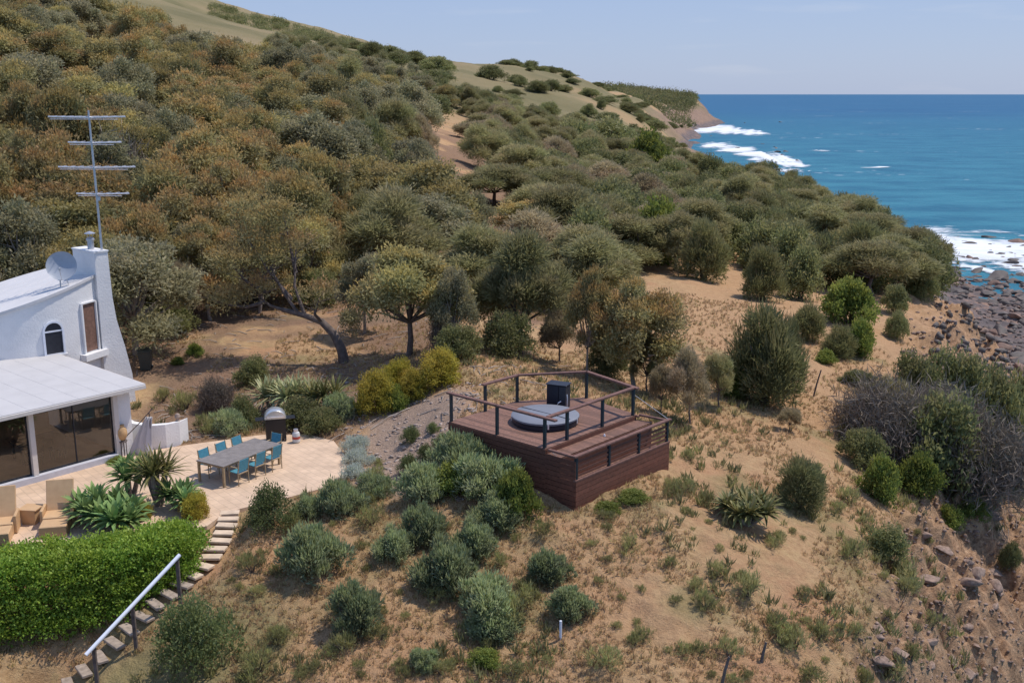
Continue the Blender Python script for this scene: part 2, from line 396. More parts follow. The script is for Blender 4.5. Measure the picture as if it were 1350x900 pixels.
# glass that both shows the room and mirrors the terrace
m, nt, b = new_mat('tinted_window_glass')
gl = N(nt, 'ShaderNodeBsdfGlossy'); gl.inputs['Roughness'].default_value = 0.02; gl.inputs['Color'].default_value = (.8, .8, .8, 1)
tp = N(nt, 'ShaderNodeBsdfTransparent'); tp.inputs['Color'].default_value = (0.86, 0.80, 0.74, 1)
fr = N(nt, 'ShaderNodeFresnel'); fr.inputs['IOR'].default_value = 1.65
mx = N(nt, 'ShaderNodeMixShader')
nt.links.new(fr.outputs[0], mx.inputs[0]); nt.links.new(tp.outputs[0], mx.inputs[1]); nt.links.new(gl.outputs[0], mx.inputs[2])
nt.links.new(mx.outputs[0], nt.nodes['Material Output'].inputs['Surface'])
M['glass'] = m

# wicker
m, nt, b = new_mat('tan_wicker')
tc = obj_coord(nt)
wv = N(nt, 'ShaderNodeTexWave'); wv.bands_direction = 'Z'; wv.inputs['Scale'].default_value = 14; wv.inputs['Distortion'].default_value = 1.0
nt.links.new(tc, wv.inputs['Vector'])
wv2 = N(nt, 'ShaderNodeTexWave'); wv2.bands_direction = 'X'; wv2.inputs['Scale'].default_value = 14; nt.links.new(tc, wv2.inputs['Vector'])
mu = N(nt, 'ShaderNodeMath', operation='MULTIPLY'); nt.links.new(wv.outputs['Fac'], mu.inputs[0]); nt.links.new(wv2.outputs['Fac'], mu.inputs[1])
f = noise(nt, 5, 4)
nt.links.new(mixc(nt, f, (0.50, 0.30, 0.15), (0.66, 0.43, 0.23)), b.inputs['Base Color'])
b.inputs['Roughness'].default_value = 0.6
bump(nt, b, mu.outputs[0], 0.5, 0.01)
M['wicker'] = m

# paving
m, nt, b = new_mat('sandstone_paving')
br = N(nt, 'ShaderNodeTexBrick')
mp = N(nt, 'ShaderNodeMapping'); mp.inputs['Rotation'].default_value = (0, 0, HA); nt.links.new(obj_coord(nt), mp.inputs[0])
nt.links.new(mp.outputs[0], br.inputs['Vector'])
br.inputs['Scale'].default_value = 1.0; br.inputs['Brick Width'].default_value = 0.42; br.inputs['Row Height'].default_value = 0.28
br.inputs['Mortar Size'].default_value = 0.012
br.inputs['Color1'].default_value = (0.67, 0.485, 0.335, 1); br.inputs['Color2'].default_value = (0.61, 0.44, 0.305, 1)
br.inputs['Mortar'].default_value = (0.50, 0.365, 0.26, 1)
f = noise(nt, 1.1, 6, 0.65)
nt.links.new(mixc(nt, 0.75, br.outputs['Color'], ramp(nt, [(0.3, (0.72, 0.70, 0.68)), (0.65, (1.12, 1.1, 1.08))], f), 'MULTIPLY'), b.inputs['Base Color'])
b.inputs['Roughness'].default_value = 0.85
bump(nt, b, br.outputs['Fac'], -0.3, 0.01)
M['paving'] = m

# rock for boulders
m, nt, b = new_mat('shore_rock')
f = noise(nt, 0.9, 6, 0.65); oi = N(nt, 'ShaderNodeObjectInfo')
c1 = ramp(nt, [(0.3, (0.05, 0.042, 0.038)), (0.55, (0.13, 0.105, 0.09)), (0.75, (0.26, 0.185, 0.14))], f)
c2 = ramp(nt, [(0.3, (0.10, 0.06, 0.045)), (0.6, (0.28, 0.17, 0.12)), (0.8, (0.36, 0.27, 0.2))], f)
st = ramp(nt, [(0.72, (0, 0, 0)), (0.76, (1, 1, 1))], oi.outputs['Random'])
nt.links.new(mixc(nt, st, c1, c2), b.inputs['Base Color'])
b.inputs['Roughness'].default_value = 0.75
bump(nt, b, noise(nt, 3, 6, 0.7), 0.7, 0.1)
M['rock'] = m
m, nt, b = new_mat('garden_stone')
f = noise(nt, 3, 5, 0.65)
nt.links.new(ramp(nt, [(0.3, (0.24, 0.18, 0.145)), (0.7, (0.48, 0.375, 0.31))], f), b.inputs['Base Color'])
b.inputs['Roughness'].default_value = 0.85
bump(nt, b, noise(nt, 12, 5, 0.7), 0.6, 0.03)
M['stone'] = m

# ground: the vertex attribute says which kind of surface it is (r bare earth, g green grass, b rock; alpha-free second one for litter/gravel/far)
m, nt, b = new_mat('hillside_ground')
za = N(nt, 'ShaderNodeAttribute', attribute_name='zone'); zs = N(nt, 'ShaderNodeSeparateColor'); nt.links.new(za.outputs['Color'], zs.inputs[0])
zb = N(nt, 'ShaderNodeAttribute', attribute_name='zone_more'); zt = N(nt, 'ShaderNodeSeparateColor'); nt.links.new(zb.outputs['Color'], zt.inputs[0])
n1 = noise(nt, 0.35, 6, 0.62); n2 = noise(nt, 2.2, 6, 0.7); n3 = noise(nt, 11, 5, 0.75); n4 = noise(nt, 0.02, 8, 0.6)
grass = ramp(nt, [(0.30, (0.294, 0.182, 0.091)), (0.45, (0.441, 0.276, 0.139)), (0.58, (0.556, 0.374, 0.192)), (0.72, (0.420, 0.333, 0.144))], n2)
grass = mixc(nt, 0.45, grass, ramp(nt, [(0.32, (0.231, 0.140, 0.076)), (0.5, (0.483, 0.312, 0.168)), (0.7, (0.650, 0.458, 0.259))], noise(nt, 6, 6, 0.8)))
grass = mixc(nt, ramp(nt, [(0.45, (0, 0, 0)), (0.66, (1, 1, 1))], n1), grass, ramp(nt, [(0.3, (0.356, 0.187, 0.100)), (0.7, (0.588, 0.333, 0.187))], n3))
earth = ramp(nt, [(0.28, (0.326, 0.187, 0.100)), (0.5, (0.493, 0.296, 0.163)), (0.72, (0.630, 0.400, 0.225))], n3)
earth = mixc(nt, 0.45, earth, ramp(nt, [(0.3, (0.356, 0.203, 0.100)), (0.7, (0.609, 0.390, 0.206))], n2))
green = ramp(nt, [(0.3, (0.143, 0.143, 0.058)), (0.7, (0.312, 0.273, 0.130))], n3)
rockc = ramp(nt, [(0.28, (0.081, 0.052, 0.035)), (0.42, (0.253, 0.151, 0.088)), (0.54, (0.460, 0.281, 0.163)), (0.72, (0.667, 0.458, 0.282))], noise(nt, 1.6, 9, 0.78, dist=0.8))
shorec = ramp(nt, [(0.3, (0.045, 0.04, 0.045)), (0.5, (0.15, 0.125, 0.12)), (0.62, (0.30, 0.19, 0.14)), (0.78, (0.44, 0.33, 0.27))], noise(nt, 0.22, 10, 0.78, dist=0.8))
litter_and_shade = ramp(nt, [(0.3, (0.135, 0.085, 0.058)), (0.7, (0.32, 0.20, 0.135))], n3)
gravel = ramp(nt, [(0.3, (0.22, 0.155, 0.12)), (0.7, (0.50, 0.375, 0.30))], noise(nt, 16, 4, 0.8))
farg = ramp(nt, [(0.32, (0.15, 0.135, 0.065)), (0.5, (0.225, 0.185, 0.095)), (0.68, (0.29, 0.22, 0.125))], n4)
c = mixc(nt, zs.outputs[0], grass, earth)
c = mixc(nt, zt.outputs[2], c, farg)
c = mixc(nt, zs.outputs[1], c, green)
c = mixc(nt, zt.outputs[0], c, litter_and_shade)
c = mixc(nt, zt.outputs[1], c, gravel)
pz = N(nt, 'ShaderNodeSeparateXYZ'); nt.links.new(obj_coord(nt), pz.inputs[0])
lowz = N(nt, 'ShaderNodeMapRange'); lowz.inputs[1].default_value = 9.0; lowz.inputs[2].default_value = 4.0; nt.links.new(pz.outputs['Z'], lowz.inputs[0])
fary = N(nt, 'ShaderNodeMapRange'); fary.inputs[1].default_value = 500.0; fary.inputs[2].default_value = 900.0; fary.inputs[4].default_value = 0.55; nt.links.new(pz.outputs['Y'], fary.inputs[0])
mxl = N(nt, 'ShaderNodeMath', operation='MAXIMUM'); nt.links.new(lowz.outputs[0], mxl.inputs[0]); nt.links.new(fary.outputs[0], mxl.inputs[1])
c = mixc(nt, zs.outputs[2], c, mixc(nt, mxl.outputs[0], rockc, shorec))
nt.links.new(c, b.inputs['Base Color'])
b.inputs['Roughness'].default_value = 0.95; b.inputs['Specular IOR Level'].default_value = 0.15
ad = N(nt, 'ShaderNodeMath', operation='ADD'); nt.links.new(n3, ad.inputs[0]); nt.links.new(n2, ad.inputs[1])
bump(nt, b, ad.outputs[0], 0.9, 0.12)
M['ground'] = m

# sea
m, nt, b = new_mat('sea_water')
tc = obj_coord(nt)
mp = N(nt, 'ShaderNodeMapping'); mp.inputs['Scale'].default_value = (0.55, 1.0, 1.0); mp.inputs['Rotation'].default_value = (0, 0, 0.25); nt.links.new(tc, mp.inputs[0])
big = noise(nt, 0.004, 6, 0.6, mp.outputs[0])
mid = noise(nt, 0.05, 6, 0.6, mp.outputs[0])
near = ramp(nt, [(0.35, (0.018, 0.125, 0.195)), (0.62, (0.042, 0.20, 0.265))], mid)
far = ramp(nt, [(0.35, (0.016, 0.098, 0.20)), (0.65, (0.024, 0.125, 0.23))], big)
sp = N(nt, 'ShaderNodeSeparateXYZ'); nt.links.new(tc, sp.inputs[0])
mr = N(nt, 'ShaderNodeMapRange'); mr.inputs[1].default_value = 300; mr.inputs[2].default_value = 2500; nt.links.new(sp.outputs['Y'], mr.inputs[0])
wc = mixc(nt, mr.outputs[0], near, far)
cap = noise(nt, 0.16, 3, 0.5, mp.outputs[0]); cap2 = noise(nt, 0.012, 3, 0.5, mp.outputs[0])
cm = N(nt, 'ShaderNodeMath', operation='MULTIPLY'); nt.links.new(cap, cm.inputs[0]); nt.links.new(cap2, cm.inputs[1])
capf = ramp(nt, [(0.405, (0, 0, 0)), (0.445, (.8, .8, .8))], cm.outputs[0])
nt.links.new(mixc(nt, capf, wc, (0.7, 0.74, 0.78)), b.inputs['Base Color'])
b.inputs['Roughness'].default_value = 0.45; b.inputs['Specular IOR Level'].default_value = 0.08
bump(nt, b, noise(nt, 0.22, 6, 0.65, mp.outputs[0]), 0.9, 1.2)
M['sea'] = m
# foam
m, nt, b = new_mat('sea_foam')
tc = obj_coord(nt)
at = N(nt, 'ShaderNodeAttribute', attribute_name='foam')
mp = N(nt, 'ShaderNodeMapping'); mp.inputs['Scale'].default_value = (0.35, 1.0, 1.0); nt.links.new(tc, mp.inputs[0])
f1 = noise(nt, 0.09, 9, 0.72, mp.outputs[0], 1.2); f2 = noise(nt, 0.5, 6, 0.7, mp.outputs[0])
a1 = N(nt, 'ShaderNodeMath', operation='MULTIPLY_ADD'); a1.inputs[1].default_value = 0.45; nt.links.new(f2, a1.inputs[0]); nt.links.new(f1, a1.inputs[2])
a2 = N(nt, 'ShaderNodeMath', operation='ADD'); nt.links.new(a1.outputs[0], a2.inputs[0]); nt.links.new(at.outputs['Fac'], a2.inputs[1])
al = ramp(nt, [(0.42, (0, 0, 0)), (0.50, (0.8, 0.8, 0.8)), (0.62, (1, 1, 1))], N(nt, 'ShaderNodeMath', operation='MULTIPLY').outputs[0])
mu = [n for n in nt.nodes if n.type == 'MATH' and n.operation == 'MULTIPLY'][-1]
mu.inputs[1].default_value = 0.5; nt.links.new(a2.outputs[0], mu.inputs[0])
b.inputs['Base Color'].default_value = (0.78, 0.81, 0.84, 1); b.inputs['Roughness'].default_value = 0.9
nt.links.new(al, b.inputs['Alpha'])
M['foam'] = m

# ------------------------------------------------------------------ mesh helpers
def link(o, parent=None):
    COL.objects.link(o)
    if parent is not None: o.parent = parent
    return o
def np_mesh(name, verts, faces, mats, attrs=None, smooth=False, fmat=None):
    """verts (n,3); faces (m,k) array of one k, or a list of such arrays"""
    me = bpy.data.meshes.new(name)
    fl = faces if isinstance(faces, list) else [faces]
    fl = [f for f in fl if len(f)]
    me.vertices.add(len(verts)); me.vertices.foreach_set('co', np.asarray(verts, np.float32).ravel())
    tot = sum(f.size for f in fl); npoly = sum(len(f) for f in fl)
    me.loops.add(tot); me.loops.foreach_set('vertex_index', np.concatenate([f.ravel() for f in fl]).astype(np.int32))
    me.polygons.add(npoly)
    cnt = np.concatenate([np.full(len(f), f.shape[1]) for f in fl])
    st = np.concatenate([[0], np.cumsum(cnt)[:-1]])
    me.polygons.foreach_set('loop_start', st.astype(np.int32))
    me.polygons.foreach_set('loop_total', cnt.astype(np.int32))
    if smooth: me.polygons.foreach_set('use_smooth', np.ones(npoly, bool))
    for m_ in (mats if isinstance(mats, (list, tuple)) else [mats]): me.materials.append(m_)
    me.update(calc_edges=True)
    for k, v in (attrs or {}).items():
        if v.ndim == 1:
            a = me.attributes.new(k, 'FLOAT', 'POINT'); a.data.foreach_set('value', v.astype(np.float32))
        else:
            a = me.color_attributes.new(k, 'FLOAT_COLOR', 'POINT')
            rgba = np.ones((len(v), 4), np.float32); rgba[:, :3] = v
            a.data.foreach_set('color', rgba.ravel())
    return me
def tag(o, label, cat, group=None, kind=None):
    if label: o['label'] = label
    if cat: o['category'] = cat
    if group: o['group'] = group
    if kind: o['kind'] = kind
    return o
def structure(o): o['kind'] = 'structure'; return o
def empty(name, loc, rz=0.0, label=None, cat=None, group=None):
    o = bpy.data.objects.new(name, None); o.empty_display_size = 0.3
    o.location = loc; o.rotation_euler = (0, 0, rz)
    link(o); tag(o, label, cat, group)
    return o

class MB:
    def __init__(s): s.v = []; s.f = []
    def add(s, v, f):
        o = len(s.v); s.v += [tuple(p) for p in v]; s.f += [tuple(i + o for i in q) for q in f]; return s
    def box(s, c, d, rz=0.0, rx=0.0, ry=0.0, bev=0.0):
        x, y, z = d[0] / 2, d[1] / 2, d[2] / 2
        mt = Matrix.Translation(c) @ Matrix.Rotation(rz, 4, 'Z') @ Matrix.Rotation(ry, 4, 'Y') @ Matrix.Rotation(rx, 4, 'X')
        if not bev:
            p = [mt @ Vector((i * x, j * y, k * z)) for i in (-1, 1) for j in (-1, 1) for k in (-1, 1)]
            return s.add(p, [(0, 1, 3, 2), (4, 6, 7, 5), (0, 4, 5, 1), (2, 3, 7, 6), (0, 2, 6, 4), (1, 5, 7, 3)])
        rings = []
        for zz, ins in ((-z, bev), (-z + bev, 0), (z - bev, 0), (z, bev)):
            ring = []
            for (sx, sy, a, b_) in ((-1, -1, 1, 0), (-1, -1, 0, 1)):
                pass
            X, Y = x - ins, y - ins; c_ = bev * 0.7
            ring = [(-X + c_, -Y), (X - c_, -Y), (X, -Y + c_), (X, Y - c_), (X - c_, Y), (-X + c_, Y), (-X, Y - c_), (-X, -Y + c_)]
            rings.append([mt @ Vector((a, b_, zz)) for a, b_ in ring])
        return s.loft(rings, True, True)
    def loft(s, rings, cap0=True, cap1=True, closed=True):
        n = len(rings[0]); v = [p for r in rings for p in r]; f = []
        for k in range(len(rings) - 1):
            for i in range(n if closed else n - 1):
                j = (i + 1) % n
                f.append((k * n + i, k * n + j, (k + 1) * n + j, (k + 1) * n + i))
        if cap0: f.append(tuple(range(n - 1, -1, -1)))
        if cap1: f.append(tuple((len(rings) - 1) * n + i for i in range(n)))
        return s.add(v, f)
    def prism(s, poly, z0, z1):
        zf0 = z0 if callable(z0) else (lambda x, y: z0); zf1 = z1 if callable(z1) else (lambda x, y: z1)
        a = sum(poly[i][0] * poly[(i + 1) % len(poly)][1] - poly[(i + 1) % len(poly)][0] * poly[i][1] for i in range(len(poly)))
        if a < 0: poly = poly[::-1]
        return s.loft([[(x, y, zf0(x, y)) for x, y in poly], [(x, y, zf1(x, y)) for x, y in poly]])
    def tube(s, path, rad, n=8, cap=True):
        path = [Vector(p) for p in path]; rings = []
        rad = rad if isinstance(rad, (list, tuple)) else [rad] * len(path)
        up = Vector((0.13, 0.29, 0.95))
        for i, p in enumerate(path):
            t = (path[min(i + 1, len(path) - 1)] - path[max(i - 1, 0)]).normalized()
            a = t.cross(up)
            if a.length < 0.05: a = t.cross(Vector((1, 0, 0)))
            a.normalize(); b_ = a.cross(t)
            rings.append([p + (a * math.cos(2 * math.pi * k / n) + b_ * math.sin(2 * math.pi * k / n)) * rad[i] for k in range(n)])
        return s.loft(rings, cap, cap)
    def lathe(s, prof, c=(0, 0, 0), n=24, mt=None):
        rings = []
        for r, z in prof:
            rr = [Vector((r * math.cos(2 * math.pi * k / n), r * math.sin(2 * math.pi * k / n), z)) for k in range(n)]
            if mt: rr = [mt @ p for p in rr]
            rings.append([p + Vector(c) for p in rr])
        return s.loft(rings)
    def mesh(s, name, m, smooth=False):
        me = bpy.data.meshes.new(name)
        me.from_pydata([tuple(p) for p in s.v], [], s.f)
        for m_ in (m if isinstance(m, (list, tuple)) else [m]): me.materials.append(m_)
        if smooth:
            for p in me.polygons: p.use_smooth = True
            try: me.set_sharp_from_angle(angle=R(38))
            except Exception: pass
        me.update()
        return me
    def build(s, name, m, parent=None, smooth=False):
        return link(bpy.data.objects.new(name, s.mesh(name, m, smooth)), parent)

def copy_tree(o, parent=None):
    c = o.copy(); COL.objects.link(c)
    if parent is not None: c.parent = parent
    for ch in list(o.children): copy_tree(ch, c)
    return c

# ------------------------------------------------------------------ SETTING: terrain sheet
def build_terrain():
    us = np.concatenate([np.linspace(-0.93, -0.56, 60)[:-1], np.linspace(-0.56, 0.60, 760), np.linspace(0.60, 0.95, 60)[1:]])
    ds = np.concatenate([np.exp(np.linspace(math.log(8), math.log(20), 60))[:-1],
                         np.exp(np.linspace(math.log(20), math.log(60), 420))[:-1],
                         np.exp(np.linspace(math.log(60), math.log(400), 300))[:-1],
                         np.exp(np.linspace(math.log(400), math.log(2600), 150))])
    U, D = np.meshgrid(us, ds)
    X = U * D; Y = D
    Z = hgt(X, Y)
    nr, nc = U.shape
    idx = np.arange(nr * nc).reshape(nr, nc)
    f = np.stack([idx[:-1, :-1], idx[:-1, 1:], idx[1:, 1:], idx[1:, :-1]], -1).reshape(-1, 4)
    # kinds of surface
    gy, gx = np.gradient(Z); 
    slope = np.hypot(gx / (np.gradient(X, axis=1) + 1e-6), gy / (np.gradient(Y, axis=0) + 1e-6))
    rock = np.clip(cliffness(U, D, Z) * sstep(-0.25, 0.2, fbm(X / 3, Y / 3, 61) + 0.25), 0, 1)
    rock = np.maximum(rock, sstep(0.9, 1.5, slope) * sstep(0.1, 0.2, U))
    rock = np.maximum(rock, (1 - sstep(3.0, 8.0, Z + 3 * fbm(X / 6, Y / 6, 63))) * (U > 0.05))
    rock = np.maximum(rock, sstep(600, 1000, D) * (U > 0.05) * (1 - sstep(16, 30, Z + 22 * fbm(X / 30, Y / 60, 64))))
    earth = sstep(-0.06, 0.14, fbm(X / 9, Y / 9, 71)) * 0.7
    earth = np.maximum(earth, sstep(0.11, 0.2, U) * sstep(32, 44, D) * 0.85)
    green = sstep(0.05, 0.22, fbm(X / 2.6, Y / 2.6, 77)) * (D < 60) * 0.55
    green = np.maximum(green, sstep(-0.05, 0.15, fbm(X / 4, Y / 4, 79)) * (1 - sstep(27, 36, D)) * 0.75)
    litter_and_shade = sstep(0.05, 0.16, fbm(X / 5.5, Y / 5.5, 83) + 0.06 + 0.1 * sstep(40, 46, D)) * (1 - sstep(0.06, 0.15, U + 0.15 * fbm(X / 6, Y / 6, 84))) * sstep(38, 42, D) * (1 - sstep(150, 220, D)) * 0.8
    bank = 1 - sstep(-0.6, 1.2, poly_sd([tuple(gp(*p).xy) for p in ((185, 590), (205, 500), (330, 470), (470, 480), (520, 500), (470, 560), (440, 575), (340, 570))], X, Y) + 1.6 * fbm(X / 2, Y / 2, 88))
    litter_and_shade = np.maximum(litter_and_shade, bank * 0.85)  # bank behind the terrace: brown litter plus tree shade painted into the colour
    bed = 0.8 - 0.8 * sstep(-0.8, 0.5, poly_sd([tuple(gp(*p).xy) for p in ((462, 640), (470, 560), (560, 515), (640, 520), (600, 560), (600, 600), (520, 660))], X, Y) + 2.2 * fbm(X, Y, 87))
    farg = sstep(160, 330, D) * (Z > 4)
    red = sstep(0.0, 0.1, U) * farg * sstep(0.0, 0.2, fbm(X / 60, Y / 60, 97) + .08)
    zone = np.stack([np.clip(earth * (1 - farg) + 0.6 * red, 0, 1), green, rock], -1).reshape(-1, 3)
    more = np.stack([litter_and_shade, bed, farg * (1 - 0.6 * red)], -1).reshape(-1, 3)
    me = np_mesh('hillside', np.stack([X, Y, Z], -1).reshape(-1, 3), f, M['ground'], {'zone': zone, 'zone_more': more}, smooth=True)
    structure(link(bpy.data.objects.new('hillside_terrain', me)))
build_terrain()

# sea sheet out to the horizon
mb = MB()
rr = [60, 400, 1500, 6000, 25000, 90000]; nn = 64
rings = [[(r * math.cos(2 * math.pi * k / nn), r * math.sin(2 * math.pi * k / nn), 0.0) for k in range(nn)] for r in rr]
mb.loft(rings, True, False)
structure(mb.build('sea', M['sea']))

# terrace sheet: one slab with an irregular outer edge
def terrace():
    pts = []
    n = len(TERRACE)
    for k in range(n):
        a = Vector(TERRACE[k]); b_ = Vector(TERRACE[(k + 1) % n])
        m_ = max(1, int((b_ - a).length / 0.4))
        for q in range(m_): pts.append(a.lerp(b_, q / m_))
    poly = [(p.x, p.y) for p in pts]
    structure(MB().prism(poly, PZ - 0.12, PZ + 0.03).build('terrace_paving', M['paving']))
terrace()
PT = PZ + 0.03                                                # walking surface

# surf
def foam_sheet(name, pts, spread, label):
    """pts: (px, py, half width in metres, strength) along the sea; a ragged strip of broken water following them"""
    V = []; A = []; nc = 17; q = 10
    P = np.array(pts, float); tt = np.linspace(0, len(pts) - 1, (len(pts) - 1) * q + 1)
    P = np.stack([np.interp(tt, np.arange(len(pts)), P[:, k]) for k in range(4)], 1); nr = len(P)
    sd_ = int(P[0, 0]) % 97
    end = np.minimum(np.arange(nr), np.arange(nr)[::-1]) / max(1, nr - 1)
    for i, (px, py, wd, st) in enumerate(P):
        c = at_z(px, py, 0.0); g_ = max(8.0, wd * .35)
        wob = 1 + 0.9 * float(fbm(np.array(c.x / (g_ * 2)), np.array(sd_ + .5), sd_, 4))
        for k in range(nc):
            s = (k / (nc - 1) - 0.5) * 2
            x, y = c.x + 0.25 * s * wd, c.y + s * wd * wob
            nz = float(fbm(np.array(x / g_), np.array(y / (g_ * .5)), sd_ + 3, 4))
            V.append((x, y, 0.06 + 0.6 * (1 - s * s) * max(0, nz + .3)))
            A.append((1 - abs(s) ** 1.6) * 0.70 * st + 0.9 * nz - 0.40 - 0.5 * max(0, 1 - end[i] * 6))
    idx = np.arange(nr * nc).reshape(nr, nc)
    f = np.stack([idx[:-1, :-1], idx[1:, :-1], idx[1:, 1:], idx[:-1, 1:]], -1).reshape(-1, 4)
    me = np_mesh(name, np.array(V), f, M['foam'], {'foam': np.array(A)}, smooth=True)
    o = link(bpy.data.objects.new(name, me))
    o['kind'] = 'stuff'; o['label'] = label; o['category'] = 'surf'
foam_sheet('surf', [(1130, 320, 34, .5), (1180, 319, 44, .8), (1230, 322, 58, 1.05), (1290, 324, 60, 1.05), (1350, 325, 58, 1.05), (1430, 328, 50, .9), (1520, 330, 40, .8)], 0, 'white surf breaking over the rocks below the cliff')
foam_sheet('surf', [(1190, 342, 26, .5), (1240, 346, 30, .8), (1300, 350, 28, .9), (1350, 352, 26, .9), (1450, 356, 25, .8)], 0, 'white wash swirling between the rocks nearest the shore')
foam_sheet('surf', [(865, 173, 160, .9), (900, 167, 280, 1.25), (945, 170, 290, 1.35), (990, 175, 150, 1.15), (1030, 177, 60, .7)], 0, 'white surf at the foot of the far headland')
foam_sheet('surf', [(900, 186, 90, .9), (950, 193, 110, 1.15), (1000, 204, 120, 1.25), (1040, 214, 95, 1.2), (1095, 224, 34, .8)], 0, 'white surf on the reef off the middle of the coast')
foam_sheet('surf', [(1005, 222, 30, .8), (1040, 225, 32, 1.0), (1078, 227, 20, .7)], 0, 'white breaker nearest the end of the wooded spur')
foam_sheet('surf', [(1125, 222, 6, .5), (1160, 221, 12, 1.0), (1190, 221, 7, .5)], 0, 'single small breaker out in the blue water')
foam_sheet('surf', [(1050, 200, 14, .5), (1080, 199, 24, .9), (1102, 200, 12, .5)], 0, 'thin line of white water beyond the reef')

# ------------------------------------------------------------------ foliage makers
def rdir(n, r): 
    v = r.normal(size=(n, 3)); return v / np.linalg.norm(v, axis=1, keepdims=True)
def leaves(P, axis, L, Wd, r, fold=0.0):
    """one diamond blade per point"""
    n = len(P)
    axis = axis / (np.linalg.norm(axis, axis=1, keepdims=True) + 1e-9)
    q = rdir(n, r); side = np.cross(axis, q); side /= np.linalg.norm(side, axis=1, keepdims=True) + 1e-9
    L = L * r.uniform(0.6, 1.25, (n, 1)); Wd = Wd * r.uniform(0.7, 1.2, (n, 1))
    nrm = np.cross(axis, side)
    a = P; b_ = P + axis * L * 0.45 + side * Wd * 0.5 + nrm * L * 0.08
    c = P + axis * L; d = P + axis * L * 0.45 - side * Wd * 0.5 + nrm * L * 0.08
    V = np.stack([a, b_, c, d], 1).reshape(-1, 3)
    return V, np.arange(4 * n).reshape(n, 4)
def crown(name, lobes, n, L, Wd, mat, seed, per=10, up=0.3, out=0.6, rnd=0.8, shell=0.4, fresh_h=0.55, fresh_amt=0.8, cl=0.16):
    """leaf clusters spread through lobes [(cx,cy,cz, rx,ry,rz)], thickest near their outer shell"""
    r = np.random.default_rng(seed)
    lb = np.array(lobes, float)
    wts = (lb[:, 3] * lb[:, 4] + lb[:, 4] * lb[:, 5] + lb[:, 3] * lb[:, 5]); wts /= wts.sum()
    nc = max(1, n // per)
    k = r.choice(len(lb), nc, p=wts)
    dr = rdir(nc, r); dr[:, 2] = np.where(r.random(nc) < 0.7, np.abs(dr[:, 2]), dr[:, 2])
    rad = r.random((nc, 1)) ** shell
    ctr = lb[k, :3] + dr * rad * lb[k, 3:6]
    kk = np.repeat(np.arange(nc), per)
    sz = cl * (lb[k, 3:6].mean(1))[kk][:, None]
    P = ctr[kk] + r.normal(size=(len(kk), 3)) * sz
    ax = out * dr[kk] + rnd * rdir(len(kk), r); ax[:, 2] += up
    V, Fq = leaves(P, ax, L, Wd, r)
    zmin, zmax = lb[:, 2].min(), (lb[:, 2] + lb[:, 5]).max()
    loc = (P[:, 2] - lb[k, 2][kk]) / lb[k, 5][kk]            # height inside its own lobe
    fr = np.clip((loc - fresh_h) * 2.2, 0, 1) * fresh_amt * (0.35 + 0.65 * r.random(nc))[kk]
    lobe_rand = r.random(len(lb))[k][kk]
    at = np.stack([np.clip(r.random(len(P)) * 0.7 + 0.3 * r.random(nc)[kk], 0, 1), fr, lobe_rand], -1)
    at = np.repeat(at, 4, axis=0)
    return np_mesh(name, V, Fq, mat, {'leaf': at})
def limbs(mb, base, lobes, r0, r, frac=0.55, wig=0.12):
    """a tapered trunk that forks into limbs reaching each lobe"""
    base = Vector(base)
    lb = [Vector(l[:3]) for l in lobes]
    mean = sum(lb, Vector()) / len(lb)
    fork = base.lerp(Vector((base.x * 0.5 + mean.x * 0.5, base.y * 0.5 + mean.y * 0.5, mean.z)), frac)
    mid = base.lerp(fork, 0.5) + Vector((r.normal() * wig, r.normal() * wig, 0))
    mb.tube([base - Vector((0, 0, 0.25)), base + Vector((0, 0, .05)), mid, fork], [r0 * 1.25, r0, r0 * 0.85, r0 * 0.72], 9)
    for c in lb:
        if r.random() < 0.15 and len(lb) > 5: continue
        m1 = fork.lerp(c, 0.45) + Vector((r.normal() * wig * 2, r.normal() * wig * 2, -0.12 * (c - fork).length * r.random()))
        e = c + Vector((0, 0, 0.2))
        mb.tube([fork - Vector((0, 0, .05)), m1, e], [r0 * 0.5, r0 * 0.34, r0 * 0.1], 6)
        for q in range(3):
            t = m1.lerp(e, r.uniform(0.2, 0.9))
            mb.tube([t, t + Vector((r.normal() * .5, r.normal() * .5, r.uniform(.1, .6)))], [r0 * 0.16, r0 * 0.04], 4, False)
def gum_lobes(r, rad, h, n, lo=0.5, flat=0.62):
    out = []
    for i in range(n):
        a = 2.4 * i + r.uniform(-.5, .5); q = math.sqrt((i + 0.4) / n) * 0.82 * r.uniform(.8, 1.12)
        x, y = rad * q * math.cos(a), rad * q * math.sin(a)
        z = h * (lo + (0.80 - lo) * (1 - q * q) + r.uniform(-.18, .14))
        s = rad * r.uniform(0.17, 0.34)
        out.append((x, y, z, s * r.uniform(.9, 1.2), s * r.uniform(.9, 1.2), s * flat * r.uniform(.85, 1.25)))
    return out
def dome_lobes(r, n, h=1.0, base=0.25, s=(0.3, 0.46)):
    out = []
    for i in range(n):
        zz = (i + 0.5) / n; a = 2.4 * i + r.uniform(-.3, .3)
        el = math.asin(zz); q = math.cos(el)
        sz = r.uniform(*s)
        rr_ = (1.0 - sz * 0.8) * r.uniform(0.72, 1.12)
        out.append((rr_ * q * math.cos(a), rr_ * q * math.sin(a), max(base * h, h * (zz * (1 - 0.75 * sz) )), sz, sz, sz * (0.9 * h if h < 1 else 0.95)))
    out.append((0, 0, h * 0.42, 0.5, 0.5, 0.45 * h))
    sx_, sy_ = r.uniform(.82, 1.12), r.uniform(.82, 1.12)
    return [(x * sx_ + .08 * r.normal(), y * sy_ + .08 * r.normal(), z * r.uniform(.82, 1.1), a, b_, c) for x, y, z, a, b_, c in out]

